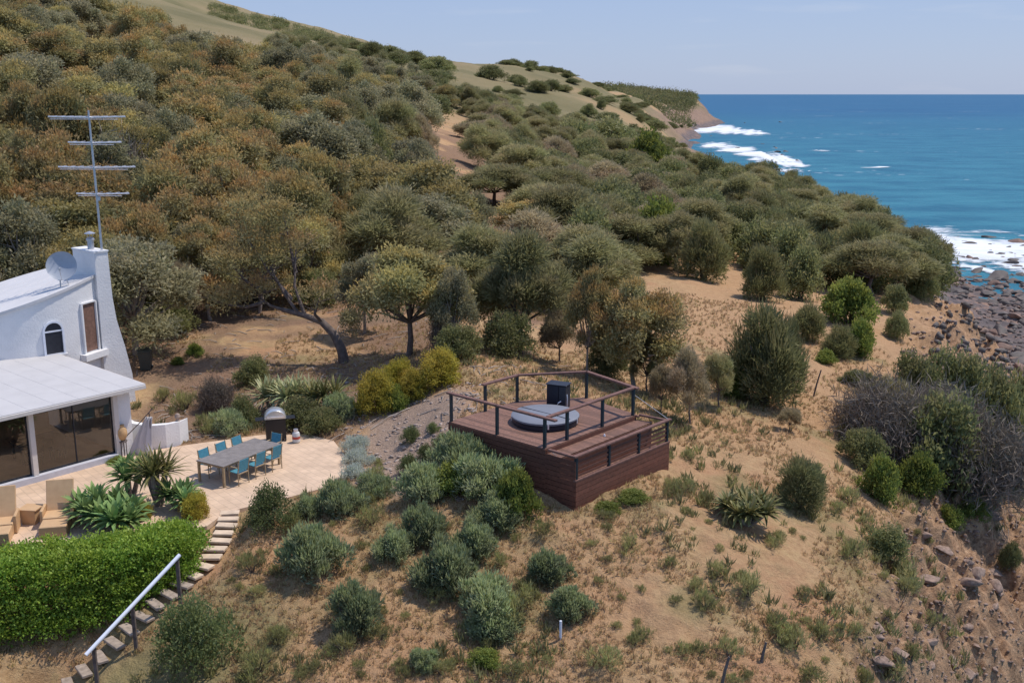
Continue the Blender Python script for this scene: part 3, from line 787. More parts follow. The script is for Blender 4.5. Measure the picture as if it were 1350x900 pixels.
PROTO = {}
def tree_proto(key, seeds, rad, h, nl, n, L, Wd, leafm, barkm, r0, lo=0.5, flat=0.62, **kw):
    PROTO[key] = []
    for s in seeds:
        r = np.random.default_rng(s)
        lob = gum_lobes(r, rad, h, nl, lo, flat)
        mb = MB(); limbs(mb, (r.normal() * .2, r.normal() * .2, 0), lob, r0, r, 0.5)
        PROTO[key].append((mb.mesh('trunk', barkm, True), crown('crown', lob, n, L, Wd, leafm, s, **kw), rad, h))
tree_proto('gum_rust', (11, 12, 13, 14, 15, 16), 3.3, 6.0, 22, 20000, 0.26, 0.10, M['gum_rust'], M['pale_bark'], 0.17, 0.27, 0.9, fresh_h=0.35, fresh_amt=1.0, cl=0.2)
tree_proto('gum_olive', (21, 22, 23, 24), 3.3, 6.0, 21, 20000, 0.25, 0.10, M['gum_olive'], M['bark'], 0.18, 0.20, 0.9, fresh_h=0.3, fresh_amt=0.8, cl=0.2)
tree_proto('gum_grey', (31, 32, 33, 34), 3.1, 6.5, 20, 19000, 0.25, 0.10, M['gum_grey'], M['pale_bark'], 0.17, 0.20, 0.95, fresh_h=0.6, fresh_amt=0.5, cl=0.2)
tree_proto('sheoak', (41, 42, 43, 44, 45), 2.6, 5.0, 17, 24000, 0.34, 0.05, M['sheoak'], M['bark'], 0.14, 0.2, 0.95, up=0.1, out=0.9, rnd=0.55, fresh_h=0.5, fresh_amt=0.6, cl=0.2)
tree_proto('sheoak_brown', (46, 47), 2.4, 4.6, 14, 15000, 0.34, 0.05, M['sheoak_brown'], M['bark'], 0.10, 0.14, 0.95, up=0.2, out=0.9, rnd=0.55, fresh_h=0.5, fresh_amt=0.6, cl=0.2)
def bush_proto(key, seeds, nl, h, n, L, Wd, leafm, barkm=None, **kw):
    PROTO[key] = []
    bs = kw.pop('base', 0.2); s_ = kw.pop('s', (0.3, 0.46))
    for s in seeds:
        r = np.random.default_rng(s)
        lob = dome_lobes(r, nl, h, bs, s_)
        mb = MB()
        for q in range(6):
            a = r.uniform(0, 6.28); e = Vector((0.55 * math.cos(a), 0.55 * math.sin(a), h * 0.6))
            mb.tube([(0.04 * math.cos(a), 0.04 * math.sin(a), -.15), (e.x * .35, e.y * .35, h * .3), e], [.05, .035, .012], 6)
        PROTO[key].append((mb.mesh('stem', barkm or M['bark'], True), crown('foliage', lob, n, L, Wd, leafm, s, **kw), 1.0, h))
bush_proto('dark_bush', (51, 52, 53, 54, 58), 16, 1.35, 9000, 0.10, 0.045, M['dark_bush'], up=0.25, fresh_amt=0.6)
bush_proto('needle_bush', (55, 56, 57, 59, 60), 16, 1.5, 13000, 0.16, 0.024, M['needle'], up=0.3, out=1.0, rnd=0.5, fresh_amt=0.6)
bush_proto('green_bush', (61, 62), 15, 1.2, 8000, 0.12, 0.06, M['green_bush'], fresh_h=0.2)
bush_proto('yellow_bush', (65, 66), 15, 1.0, 9000, 0.09, 0.04, M['yellow_bush'], fresh_h=0.2, s=(0.26, 0.4))
bush_proto('grey_shrub', (71, 72, 73, 74, 76, 78), 15, 0.9, 8000, 0.15, 0.04, M['grey_shrub'], up=0.6, out=0.9, rnd=0.5, fresh_h=0.2, s=(0.2, 0.42))
bush_proto('silver', (75,), 9, 0.6, 5000, 0.10, 0.03, M['silver'], up=0.3)
bush_proto('box', (77,), 14, 1.1, 7000, 0.07, 0.04, M['box'])
bush_proto('scrub', (81, 82, 83, 84), 8, 0.8, 900, 0.28, 0.035, M['scrub'], up=0.7, out=0.8, rnd=0.6, s=(0.25, 0.5), fresh_h=0.2)
# dead twiggy bush
PROTO['dead'] = []
for s in (91, 92):
    r = np.random.default_rng(s); mb = MB()
    def grow(p, d, L, rad, lev):
        e = p + d * L
        mb.tube([p, p.lerp(e, .5) + Vector(r.normal(size=3) * L * 0.06), e], [rad, rad * .8, rad * .55], 5 if lev < 2 else 3, False)
        if lev >= 4: return
        for q in range(4 if lev < 3 else 3):
            nd = (d + Vector(r.normal(size=3)) * 0.5 + Vector((0, 0, 0.08))).normalized()
            grow(p.lerp(e, r.uniform(.45, 1)), nd, L * r.uniform(.5, .75), rad * .5, lev + 1)
    for q in range(9):
        a = 2.4 * q; grow(Vector((0.1 * math.cos(a), 0.1 * math.sin(a), -.05)), Vector((math.cos(a) * .85, math.sin(a) * .85, r.uniform(.35, .9))).normalized(), 0.48, 0.022, 0)
    lob = dome_lobes(r, 15, 1.0, 0.2, (0.26, 0.42))
    PROTO['dead'].append((mb.mesh('stem', M['dead_twig']), crown('twigs', lob, 9000, 0.22, 0.014, M['twig'], s, up=0.15, out=0.5, rnd=1.0, cl=0.3, shell=0.6), 1.0, 1.0))
def rosette(name, n, L, Wd, mat, seed, tilt=(0.1, 1.2), h=0.0):
    """stiff pointed leaves springing from one crown"""
    r = np.random.default_rng(seed); V = []; Fq = []; A = []
    for i in range(n):
        a = 2.4 * i + r.uniform(-.2, .2); t = tilt[0] + (tilt[1] - tilt[0]) * (i / n) + r.uniform(-.1, .1)
        d = np.array([math.cos(a) * math.cos(t), math.sin(a) * math.cos(t), math.sin(t)])
        sd_ = np.array([-math.sin(a), math.cos(a), 0]); up_ = np.cross(d, sd_) * -1
        l = L * r.uniform(.8, 1.1); rows = [(0, .5, 0), (.35, 1, .03), (.7, .7, 0), (1, .03, -.08)]
        o = len(V)
        for (f_, w_, b_) in rows:
            c = np.array([0, 0, h]) + d * l * f_ + np.array([0, 0, b_ * L])
            V += [c - sd_ * Wd * w_ / 2 + np.array([0, 0, .25 * Wd * w_]), c, c + sd_ * Wd * w_ / 2 + np.array([0, 0, .25 * Wd * w_])]
        q1 = r.random(); q2 = r.random() * .8
        A += [(q1, q2, r.random())] * 12
        for k in range(3):
            for j in range(2):
                b0 = o + k * 3 + j; Fq.append((b0, b0 + 1, b0 + 4, b0 + 3))
    return np_mesh(name, np.array(V), np.array(Fq), mat, {'leaf': np.array(A)}, smooth=True)

KIND_NAME = {'gum_rust': 'gum_tree', 'gum_olive': 'gum_tree', 'gum_grey': 'gum_tree', 'sheoak': 'sheoak_tree', 'sheoak_brown': 'sheoak_tree',
             'dark_bush': 'bush', 'needle_bush': 'bush', 'green_bush': 'bush', 'yellow_bush': 'garden_bush', 'grey_shrub': 'garden_shrub',
             'silver': 'cushion_plant', 'box': 'clipped_bush', 'scrub': 'scrub_plant', 'dead': 'dead_bush'}
CAT = {'gum_tree': 'tree', 'sheoak_tree': 'tree', 'bush': 'bush', 'garden_bush': 'bush', 'garden_shrub': 'shrub', 'cushion_plant': 'plant', 'clipped_bush': 'bush',
       'scrub_plant': 'plant', 'dead_bush': 'bush'}
def plant_at(kind, loc, w, h, label, group=None, rz=None, var=None, name=None):
    """w, h in metres; a copy of the kind's trunk and crown under its own root"""
    v = PROTO[kind]; k = random.randrange(len(v)) if var is None else var % len(v)
    tm, cm, rad, hh = v[k]
    nm = name or KIND_NAME[kind]
    o = empty(nm, loc, random.uniform(0, 6.28) if rz is None else rz, label, CAT.get(nm, 'plant'), group)
    sx = w / (2 * rad); sz = h / hh
    o.scale = (sx, sx, sz)
    if tm is not None: link(bpy.data.objects.new(tm.name.split('.')[0], tm), o)
    link(bpy.data.objects.new(cm.name.split('.')[0], cm), o)
    return o
def plant_px(kind, px, top, base, wpx, label, group=None, d=None, **kw):
    """the plant the photograph shows between two heights, standing on the ground"""
    g = gp(px, base) if d is None else Vector((ray(px, base)[0] * d, d, 0))
    if d is not None: g.z = h1(g.x, g.y)
    zt = CAMZ + ray(px, top)[1] * (g.y)
    h = max(0.15, zt - g.z)
    w = wpx * g.y / F
    low = kind in ('grey_shrub', 'scrub')
    if low and d is None:
        w *= {'grey_shrub': 1.27}.get(kind, 1.0)
        hh_ = min(h * 0.85, w * {'scrub': 0.62}.get(kind, 0.72))
        f_ = gp(px, min(base - 2, top + hh_ * F / g.y * 0.8))
        ln = max(w * 0.95, min((f_ - g).length * 1.2, 3.2 * w))
        dirn = math.atan2(f_.y - g.y, f_.x - g.x)
        c_ = g + (Vector((math.cos(dirn), math.sin(dirn), 0))) * ln * 0.5
        o = plant_at(kind, (c_.x, c_.y, h1(c_.x, c_.y) - 0.05), w * 1.05, hh_, label, group, rz=dirn, **kw)
        o.scale = (o.scale[0] * ln / (w * 1.05), o.scale[1], o.scale[2])
        zn, zf = h1(g.x, g.y), h1(c_.x + (c_.x - g.x), c_.y + (c_.y - g.y))
        o.rotation_mode = 'XYZ'; o.rotation_euler = (0, -math.atan2(zf - zn, ln), dirn)
        return o
    h = max(h * 0.6, h - 0.35 * w * -ray(px, (top + base) / 2)[1])
    g.y += 0.25 * w                                           # the photo sees its near side
    g.x += 0.25 * w * ray(px, base)[0]
    g.z = h1(g.x, g.y) - 0.04
    bushy = not (kind.startswith('gum') or kind.startswith('sheoak'))
    if kind in ('yellow_bush', 'box', 'silver'): h = min(h, w * (.6 if kind == 'silver' else .88))
    return plant_at(kind, g, w * (1.22 if bushy else 1.02), h * (1.08 if bushy else 1.0), label, group, **kw)

# ------------------------------------------------------------------ LARGE STRUCTURE: the white house
house = empty('house', HO, HA, 'white house with a round tower, flat veranda roof and glazed wall facing the terrace', 'house')
def roof_z(x, y): return 2.62 + 0.018 * (y + 0.4)
TC = (1.10, 9.70); TR = 3.8                                   # tower centre in the house frame
def rim_z(x, y):
    wx = HO.x + x * math.cos(HA) - y * math.sin(HA); wy = HO.y + x * math.sin(HA) + y * math.cos(HA)
    return 31.85 - PZ + 0.25 * (wx + 19.4) + 0.11 * (wy - 39.4)
nseg = 64
circ = [(TC[0] + TR * math.cos(2 * math.pi * k / nseg), TC[1] + TR * math.sin(2 * math.pi * k / nseg)) for k in range(nseg)]
mb = MB(); rings = []
for q in (0.0, 0.25, 0.5, 0.75, 1.0):
    rings.append([(x, y, -0.2 + q * (rim_z(x, y) + 0.2)) for x, y in circ])
mb.loft(rings, False, False)
mb.build('tower_wall', M['white_wall'], house, True)
mb = MB()
big = [(TC[0] + (TR + 0.07) * math.cos(2 * math.pi * k / nseg), TC[1] + (TR + 0.07) * math.sin(2 * math.pi * k / nseg)) for k in range(nseg)]
mb.prism(big, lambda x, y: rim_z(x, y) - 0.05, lambda x, y: rim_z(x, y) + 0.06)
for k in range(5):                                            # welded seams of the membrane
    y = TC[1] - 2.4 + k * 1.2; hx = math.sqrt(TR ** 2 - (y - TC[1]) ** 2)
    mb.tube([(TC[0] - hx, y, rim_z(TC[0] - hx, y) + .06), (TC[0] + hx, y, rim_z(TC[0] + hx, y) + .06)], 0.012, 5)
mb.build('tower_roof', M['white_roof'], house, False)
def tower_pt(px, py):
    """where the view through a photo pixel meets the tower, in the house frame, with the outward angle"""
    u, t = ray(px, py); best = None
    for i in range(4000):
        d = 36 + i * 0.003
        wx, wy = u * d - HO.x, d - HO.y
        x = wx * math.cos(HA) + wy * math.sin(HA); y = -wx * math.sin(HA) + wy * math.cos(HA)
        q = math.hypot(x - TC[0], y - TC[1])
        if best is None or q < best[0]: best = (q, x, y, d)
        if q <= TR: break
    q, x, y, d = best
    return x, y, CAMZ + t * d - PZ, math.atan2(y - TC[1], x - TC[0])
def on_tower(a, s, z, off):
    """s metres round the wall from angle a"""
    aa = a + s / TR
    return Vector((TC[0] + (TR + off) * math.cos(aa), TC[1] + (TR + off) * math.sin(aa), z))
def tower_panel(mb, a, outline, o0, o1):
    """a panel bent to the wall; outline of (s, z)"""
    mb.loft([[on_tower(a, s, z, o0) for s, z in outline], [on_tower(a, s, z, o1) for s, z in outline]])
# arched window
x, y, z, wa = tower_pt(73, 468); x2, y2, z2, _ = tower_pt(73, 423)
zb, ztop, hwid = z + 0.02, z2, 0.39
arch = lambda w, b0, top: [(-w, b0), (w, b0), (w, top - w)] + [(w * math.cos(math.pi * k / 10), top - w + w * math.sin(math.pi * k / 10)) for k in range(1, 10)] + [(-w, top - w)]
win = MB(); tower_panel(win, wa, arch(hwid - 0.05, zb + .04, ztop - .05), 0.012, 0.022)
win = win.build('window', M['navy2'], house)
fr = MB()
o_, i_ = arch(hwid + .03, zb, ztop + .03), arch(hwid - .05, zb + .05, ztop - .05)
fr.loft([[on_tower(wa, s, z, 0.005) for s, z in o_], [on_tower(wa, s, z, 0.07) for s, z in o_], [on_tower(wa, s, z, 0.07) for s, z in i_], [on_tower(wa, s, z, 0.005) for s, z in i_]], False, False)
tower_panel(fr, wa, [(-hwid, ztop - hwid - .03), (hwid, ztop - hwid - .03), (hwid, ztop - hwid + .03), (-hwid, ztop - hwid + .03)], 0.02, 0.055)
fr.build('frame', M['white_rail'], win)
sl_ = MB(); tower_panel(sl_, wa, [(-hwid - .08, zb - .08), (hwid + .08, zb - .08), (hwid + .08, zb), (-hwid - .08, zb)], 0.004, 0.12)
sl_.build('sill', M['white_wall'], win)
# tall brown window beside the chimney
x, y, z, wb = tower_pt(121, 462); z2 = tower_pt(121, 398)[2]
tw = MB(); tower_panel(tw, wb, [(-.36, z), (.36, z), (.36, z2), (-.36, z2)], 0.012, 0.03)
tw = tw.build('shuttered_window', M['brown_door'], house)
f2 = MB()
for s0, s1, a0, a1 in ((-.44, -.37, z - .05, z2 + .05), (.37, .44, z - .05, z2 + .05), (-.37, .37, z2 + .01, z2 + .07)):
    tower_panel(f2, wb, [(s0, a0), (s1, a0), (s1, a1), (s0, a1)], 0.004, 0.10)
f2.build('frame', M['white_wall'], tw)
f3 = MB(); tower_panel(f3, wb, [(-.62, z - .30), (.62, z - .30), (.62, z - .04), (-.62, z - .04)], 0.004, 0.34)
f3.build('sill', M['white_wall'], tw)
# chimney, flaring towards its foot
CX, CY, CT = 3.05, 6.25, 33.75 - PZ
secs = [(-0.3, 1.30), (1.2, 1.22), (2.4, 1.0), (3.6, 0.72), (4.6, 0.62), (CT, 0.58)]
mb = MB()
def chim_ring(z, w, i=0.0): return [(CX - i, CY - i, z), (CX + w + i, CY - i, z), (CX + w + i, CY + 1.75 + i, z), (CX - i, CY + 1.75 + i, z)]
mb.loft([chim_ring(z, w) for z, w in secs])
ch = mb.build('chimney', M['white_wall'], house)
mb = MB(); mb.loft([chim_ring(CT + .003, .58, .03), chim_ring(CT + .07, .58, .03)]); mb.build('coping', M['white_wall'], ch)
mb = MB(); fx, fy = CX + 0.28, CY + 0.75
mb.lathe([(0.13, CT + .06), (0.13, CT + .42), (0.17, CT + .44), (0.17, CT + .50), (0.02, CT + .58)], (fx, fy, 0), 14)
mb.lathe([(0.22, CT + .70), (0.22, CT + .72), (0.03, CT + .80)], (fx, fy, 0), 14)
for k in range(3):
    mb.tube([(fx + .1 * math.cos(2.1 * k), fy + .1 * math.sin(2.1 * k), CT + .48), (fx + .14 * math.cos(2.1 * k), fy + .14 * math.sin(2.1 * k), CT + .72)], 0.012, 5)
mb.build('flue', M['galv'], ch, True)
# glazed wing
X0, X1, YB = -13.0, 0.0, 5.2
mb = MB()
rp = [(0.95, -0.42), (0.95, 6.4), (X0, 8.0), (X0, -0.42)]
mb.prism(rp, lambda x, y: roof_z(x, y) - 0.05, roof_z)
for k in range(16):
    x = X0 + 0.3 + k * 0.86
    if x < 0.9: mb.box((x, 2.9, roof_z(x, 2.9) + 0.001), (0.02, 6.6, 0.006), rx=math.atan(0.018))
M['grey_roof'] = white_mat('pale_grey_roof_sheet', (0.53, 0.505, 0.49), 0.08)
rf = mb.build('veranda_roof', M['grey_roof'], house)
mb = MB(); mb.box((X0 / 2 + 0.47, -0.46, roof_z(0, -.42) - 0.09), (abs(X0) + 0.94, 0.07, 0.12)); mb.box((0.985, 2.9, roof_z(0, 2.9) - 0.08), (0.06, 6.5, 0.13), rx=math.atan(0.018))
mb.build('gutter', M['cream'], rf)
mb = MB(); mb.box((X0 / 2, 0.0, 2.46), (abs(X0), 0.16, 0.2)); mb.build('lintel', M['cream'], house)
mb = MB(); mb.box((X0 / 2 - .08, -0.04, 0.10), (abs(X0) - .16, 0.34, 0.26)); mb.build('plinth', M['plinth'], house)
for x in (-0.08, -3.1, -6.15, -9.2):
    mb = MB(); mb.box((x, -0.06, 1.13), (0.17, 0.17, 2.46)); mb.build('post', M['cream'], house)
for x in (-1.59, -4.62, -7.67):
    mb = MB(); mb.box((x, 0.02, 1.29), (2.84, 0.012, 2.12)); p_ = mb.build('glazing', M['glass'], house)
    mb = MB()
    for xx in ((x - 1.42), (x + 1.42), x): mb.box((xx, 0.02, 1.29), (0.045 if xx != x else 0.035, 0.05, 2.12))
    mb.box((x, 0.02, 0.255), (2.79, 0.05, 0.05)); mb.box((x, 0.02, 2.325), (2.79, 0.05, 0.05))
    mb.build('frame', M['navy2'], p_)
mb = MB(); mb.box((0.28, 0.16, 1.25), (0.56, 0.30, 2.65)); mb.box((0.45, 3.3, 1.25), (0.22, 5.9, 2.65)); mb.build('end_wall', M['white_wall'], house)
mb = MB(); mb.box((X0 / 2, YB, 1.25), (abs(X0), 0.1, 2.5)); mb.build('inner_wall', M['interior'], house)
mb = MB(); mb.box((X0 / 2, YB / 2 + .1, 0.03), (abs(X0) - .1, YB - .2, 0.08)); mb.build('inner_floor', M['carpet'], house)
mb = MB(); mb.box((X0 / 2, YB / 2 + .1, 2.40), (abs(X0) - .1, YB - .2, 0.04)); mb.build('ceiling', M['cream'], house)
def furn(x, y):
    mb = MB(); mb.box((x, y, 0.75), (1.7, 0.9, 0.05))
    for i in (-.75, .75):
        for j in (-.36, .36): mb.box((x + i, y + j, 0.4), (.07, .07, .66))
    for i in (-.5, .3):
        mb.box((x + i, y - .7, .48), (.45, .42, .05)); mb.box((x + i, y - .9, .8), (.45, .05, .5))
        for a in (-.18, .18):
            for b_ in (-.86, -.52): mb.box((x + i + a, y + b_, .26), (.04, .04, .4))
    mb.build('indoor_table', M['dark_wood'], house)
furn(-1.9, 2.1); furn(-5.6, 2.3)

def hp(x, y, z): return Vector((*hw(x, y), PZ + z))
# antenna on the chimney
ap = hp(CX + 0.46, CY + 0.22, 0)
ant = empty('tv_antenna', (ap.x, ap.y, PZ + CT + 0.07), 0, 'tall television antenna mast with four stacked cross booms on the white chimney', 'antenna')
mb = MB(); mb.tube([(0, 0, 0), (-0.02, 0, 2.8), (-0.05, 0, 5.55)], [0.05, 0.045, 0.035], 8); mb.build('mast', M['galv'], ant, True)
dd = ap.y
def zpx(py): return CAMZ + ray(125, py)[1] * dd - (PZ + CT + 0.07)
for (py, xa, xb, nd) in ((155, 67, 168, 9), (188.5, 90, 160, 6), (221, 74, 176, 9), (256, 95, 165, 6)):
    za = zpx(py); k_ = dd / 1430.0; x0 = (xa - 122) * k_; x1 = (xb - 122) * k_
    mb = MB(); mb.tube([(x0, -.02, za + .03), (0, 0, za), (x1, .02, za + .03)], 0.034, 6)
    mb.tube([(x0 + .05, 0, za - .06), (x1 - .3, 0, za - .07)], 0.016, 5)
    bm_ = mb.build('boom', M['alu'], ant)
    mb = MB()
    for q in range(nd):
        xx = x0 + (x1 - x0) * (q + .5) / nd
        mb.tube([(xx, -0.42, za + .05), (xx, 0.42, za + .05)], 0.009, 5)
    mb.build('elements', M['alu'], bm_)
mb = MB(); mb.box((0.06, 0, zpx(262)), (.12, .08, .16), bev=.01); mb.build('junction_box', M['galv'], ant)
# dish on the tower roof
dp = at_z(85, 378, 32.2); lx = (dp.x - HO.x) * math.cos(HA) + (dp.y - HO.y) * math.sin(HA); ly = -(dp.x - HO.x) * math.sin(HA) + (dp.y - HO.y) * math.cos(HA)
for _ in range(4):
    dp = at_z(80, 378, PZ + rim_z(lx, ly) + .06)
    lx = (dp.x - HO.x) * math.cos(HA) + (dp.y - HO.y) * math.sin(HA); ly = -(dp.x - HO.x) * math.sin(HA) + (dp.y - HO.y) * math.cos(HA)
dish = empty('satellite_dish', dp, 0, 'grey satellite dish standing on the white roof of the round tower', 'satellite dish')
mt = Matrix.Rotation(R(14), 4, 'Z') @ Matrix.Rotation(R(68), 4, 'X')
mb = MB(); prof = [(0.02, 0.0)] + [(0.56 * k / 8, 0.155 * (k / 8) ** 2) for k in range(1, 9)]
mb.lathe([(0.58, 0.14), (0.29, 0.015), (0.03, -0.035)][::-1] + [(0.58, 0.172)] + prof[::-1], (0.10, 0.08, 0.80), 36, mt)
mb.build('reflector', M['dish'], dish, True)
mb = MB(); mb.tube([(0, 0, -.1), (0.0, 0.02, 0.35), (0.1, 0.10, 0.72)], 0.03, 8); mb.tube([(0.3, .2, -.1), (0.1, .09, .62)], 0.016, 6); mb.build('stand', M['galv'], dish)
mb = MB(); c_ = Vector((0.10, 0.08, 0.80)); tip = c_ + mt @ Vector((0, -0.25, 0.62)); mb.tube([c_ + mt @ Vector((0, -.6, .15)), tip], 0.014, 6); mb.box(tip, (.07, .07, .1), bev=.01)
mb.build('feed_arm', M['galv'], dish)

# ------------------------------------------------------------------ timber deck with sunken lower level
deck = empty('spa_deck', DO, DA, 'two-level red-brown timber deck with railings and slatted balustrade on the slope', 'deck')
LOW = -0.92                                                    # lower level below the upper one
up_poly = [(0, 0), (4.2, 0), (4.2, 4.75), (1.63, 5.36), (0.06, 3.28)]
def clip_boards(poly, y0, y1):
    """x-range of a convex polygon over a board's width"""
    xs = []
    for yy in (y0 + .002, y1 - .002):
        c = []
        for k in range(len(poly)):
            (ax, ay), (bx, by) = poly[k], poly[(k + 1) % len(poly)]
            if (ay - yy) * (by - yy) < 0: c.append(ax + (bx - ax) * (yy - ay) / (by - ay))
        if len(c) < 2: return None
        xs.append((min(c), max(c)))
    return xs
def boards(poly, z, th=0.032, w=0.14, gap=0.006):
    mb = MB(); y = min(p[1] for p in poly)
    while y < max(p[1] for p in poly):
        q = clip_boards(poly, y, y + w - gap)
        if q:
            (a0, a1), (b0, b1) = q
            mb.loft([[(a0, y, z - th), (a1, y, z - th), (b1, y + w - gap, z - th), (b0, y + w - gap, z - th)], [(a0, y, z), (a1, y, z), (b1, y + w - gap, z), (b0, y + w - gap, z)]])
        y += w
    return mb
boards(up_poly, 0).build('upper_floor', M['deck_board'], deck)
boards([(4.235, 0.0), (4.78, 0.0), (4.78, 4.9), (4.235, 4.75)], -0.16).build('step', M['deck_board'], deck)
boards([(4.80, 0.0), (5.36, 0.0), (5.36, 4.98), (4.80, 4.9)], LOW).build('lower_floor', M['deck_board'], deck)
def cladding(mb, a, b_, z0, z1, out, w=0.16, th=0.025):
    a = Vector((*a, 0)); b_ = Vector((*b_, 0)); L = (b_ - a).length; ang = math.atan2(b_.y - a.y, b_.x - a.x); mid = (a + b_) / 2
    nrm = Vector((math.sin(ang), -math.cos(ang), 0)) * out
    z = z1
    while z > z0:
        mb.box((mid.x + nrm.x, mid.y + nrm.y, z - (w - .014) / 2), (L, th, w - .014), rz=ang)
        z -= w
mb = MB()
cladding(mb, (0, 0), (4.22, 0), -2.6, -0.035, 0.012)
cladding(mb, (4.22, 0), (5.4, 0), -2.6, -0.14, 0.012)
cladding(mb, (5.4, -0.02), (5.4, 5.0), -2.6, LOW + 0.14, 0.016)
cladding(mb, (0.06, 3.28), (0, 0), -2.6, -0.035, 0.012)
cladding(mb, (4.2, 4.75), (1.63, 5.36), -2.6, -0.035, 0.012); cladding(mb, (1.63, 5.36), (0.06, 3.28), -2.6, -0.035, 0.012)
mb.build('skirt', M['clad_board'], deck)
mb = MB(); cladding(mb, (4.215, 0.02), (4.215, 4.75), -0.16, -0.035, 0.0); cladding(mb, (4.79, 0.02), (4.79, 4.85), LOW, -0.20, 0.0); mb.build('riser', M['clad_board'], deck)
PH = 0.94
def post(x, y, z0, z1, s=0.09):
    mb = MB(); mb.box((x, y, (z0 + z1) / 2), (s, s, z1 - z0), bev=0.008); mb.build('post', M['deck_post'], deck)
def rail(pts, w=0.14, th=0.065):
    mb = MB()
    for a, b_ in zip(pts[:-1], pts[1:]):
        a = Vector(a); b_ = Vector(b_); d = b_ - a
        mb.box((a + b_) / 2, (d.length + 0.04, w, th), rz=math.atan2(d.y, d.x), ry=-math.asin(d.z / d.length), bev=0.008)
    mb.build('handrail', M['rail_wood'], deck)
for x, y in ((0.06, 0.06), (2.13, 0.06), (4.12, 0.06), (4.14, 1.12), (4.14, 2.95), (4.14, 4.66), (0.10, 1.66), (0.14, 3.26), (1.68, 5.26)):
    post(x, y, -0.3, PH)
rail([(-0.08, 0.06, PH + .022), (2.13, 0.06, PH + .022), (4.55, 0.06, PH + .022)])
rail([(4.14, 0.18, PH + .024), (4.14, 4.75, PH + .024)])
rail([(0.10, 1.55, PH + .022), (0.13, 3.30, PH + .022), (1.66, 5.30, PH + .022), (4.3, 4.68, PH + .022)])
# outer balustrade of the lower level
for y in (0.06, 1.7, 3.3, 4.92): post(5.36, y, -2.0 if y in (.06, 4.92) else LOW, 0.0)
rail([(5.37, -0.06, 0.022), (5.37, 5.06, 0.022)], 0.14)
rail([(5.385, -0.02, LOW + .17), (5.385, 5.0, LOW + .17)], 0.10)
rail([(4.3, 0.05, -0.02), (5.32, 0.05, -0.02)], 0.10); rail([(4.3, 4.85, 0.0), (5.32, 4.95, 0.0)], 0.10); rail([(3.3, 4.92, -0.03), (4.3, 4.75, -0.03)], 0.09)
mb = MB()
for k in range(4): mb.box((5.37, 2.5, LOW + 0.30 + k * 0.145), (0.022, 4.8, 0.075))
mb.build('slats', M['clad_board'], deck)
for a_, b_ in (((4.14, 4.70, 0.72), (5.36, 4.95, 0.06)), ((4.3, 0.1, -0.05), (5.34, 0.1, -0.5))):
    mb = MB(); mb.tube([a_, b_], 0.010, 5); mb.build('brace_cable', M['galv'], deck)
def dp3(x, y, z): return Vector((*dw(x, y), DO.z + z))
tub = empty('hot_tub', dp3(2.42, 2.10, 0), DA, 'round hot tub with a flat grey cover sunk in the deck', 'hot tub')
mb = MB(); mb.lathe([(1.06, 0.001), (1.10, 0.03), (1.10, 0.17), (1.07, 0.20)], n=48); mb.build('shell', M['navy'], tub, True)
mb = MB(); mb.lathe([(1.12, 0.203), (1.13, 0.22), (1.13, 0.265), (1.09, 0.29), (0.6, 0.31), (0.02, 0.315)], n=48); cv = mb.build('cover', M['tub_cover'], tub, True)
mb = MB(); mb.box((0, 0, 0.318), (2.1, 0.02, 0.012)); mb.build('seam', M['navy2'], cv)
for a in (0.3, 2.2, 4.0, 5.5):
    mb = MB(); mb.box((1.135 * math.cos(a), 1.135 * math.sin(a), .18), (.02, .05, .16), rz=a); mb.build('strap', M['alu'], cv)
cab = empty('pump_cabinet', dp3(1.62, 3.72, 0), DA + R(18), 'upright dark navy cabinet with silver handles behind the hot tub', 'cabinet')
mb = MB(); mb.box((-.1, 0, .42), (.44, .5, .83), bev=.015); mb.build('body', M['navy'], cab)
mb = MB(); mb.box((.25, 0, .41), (.25, .46, .81), bev=.012); mb.build('side_body', M['navy2'], cab)
mb = MB(); mb.box((0.02, 0, .852), (.78, .54, .03), bev=.01); mb.build('lid', M['navy2'], cab)
mb = MB(); mb.tube([(.12, -.27, .10), (.12, -.36, .18), (.16, -.36, .26), (.22, -.27, .3)], .022, 7); mb.tube([(.42, -.2, .10), (.44, -.22, .4), (.42, -.2, .55)], .02, 7); mb.build('handle', M['alu'], cab, True)
# small lamp by the step
ml = empty('deck_light', dp3(4.5, 2.6, -0.16), 0, 'tiny white spot lamp on the step of the timber deck', 'lamp')
mb = MB(); mb.lathe([(0.03, 0), (0.03, .04), (.02, .07), (.005, .08)], n=10); mb.build('cap', M['white_rail'], ml, True)
mb = MB(); mb.lathe([(0.045, -.001), (0.045, .01), (.01, .012)], n=10); mb.build('base', M['galv'], ml)

# ------------------------------------------------------------------ terrace furniture
ta = math.atan2(2.3, 1.35)
tcen = (at_z(292, 616, PT + .75) + at_z(257, 603, PT + .75) + at_z(366, 586, PT + .75) + at_z(343, 578, PT + .75)) / 4
table = empty('dining_table', (tcen.x, tcen.y, PT), ta, 'long grey-brown outdoor dining table on pale wooden legs on the terrace', 'table')
TL, TW = 2.75, 1.25
mb = MB()
for k in range(9):
    mb.box((0, -TW / 2 + TW * (k + .5) / 9, .735), (TL, TW / 9 - .008, .035), bev=.004)
mb.build('tabletop', M['table_top'], table)
mb = MB()
for sy in (-1, 1): mb.box((0, sy * (TW / 2 - .08), .68), (TL - .2, .03, .07))
for sx in (-1, 1): mb.box((sx * (TL / 2 - .08), 0, .68), (.03, TW - .2, .07))
mb.build('apron', M['chair_wood'], table)
for sx in (-1, 1):
    for sy in (-1, 1):
        mb = MB(); mb.box((sx * (TL / 2 - .06), sy * (TW / 2 - .06), .358), (.075, .075, .716), bev=.006); mb.build('leg', M['chair_wood'], table)
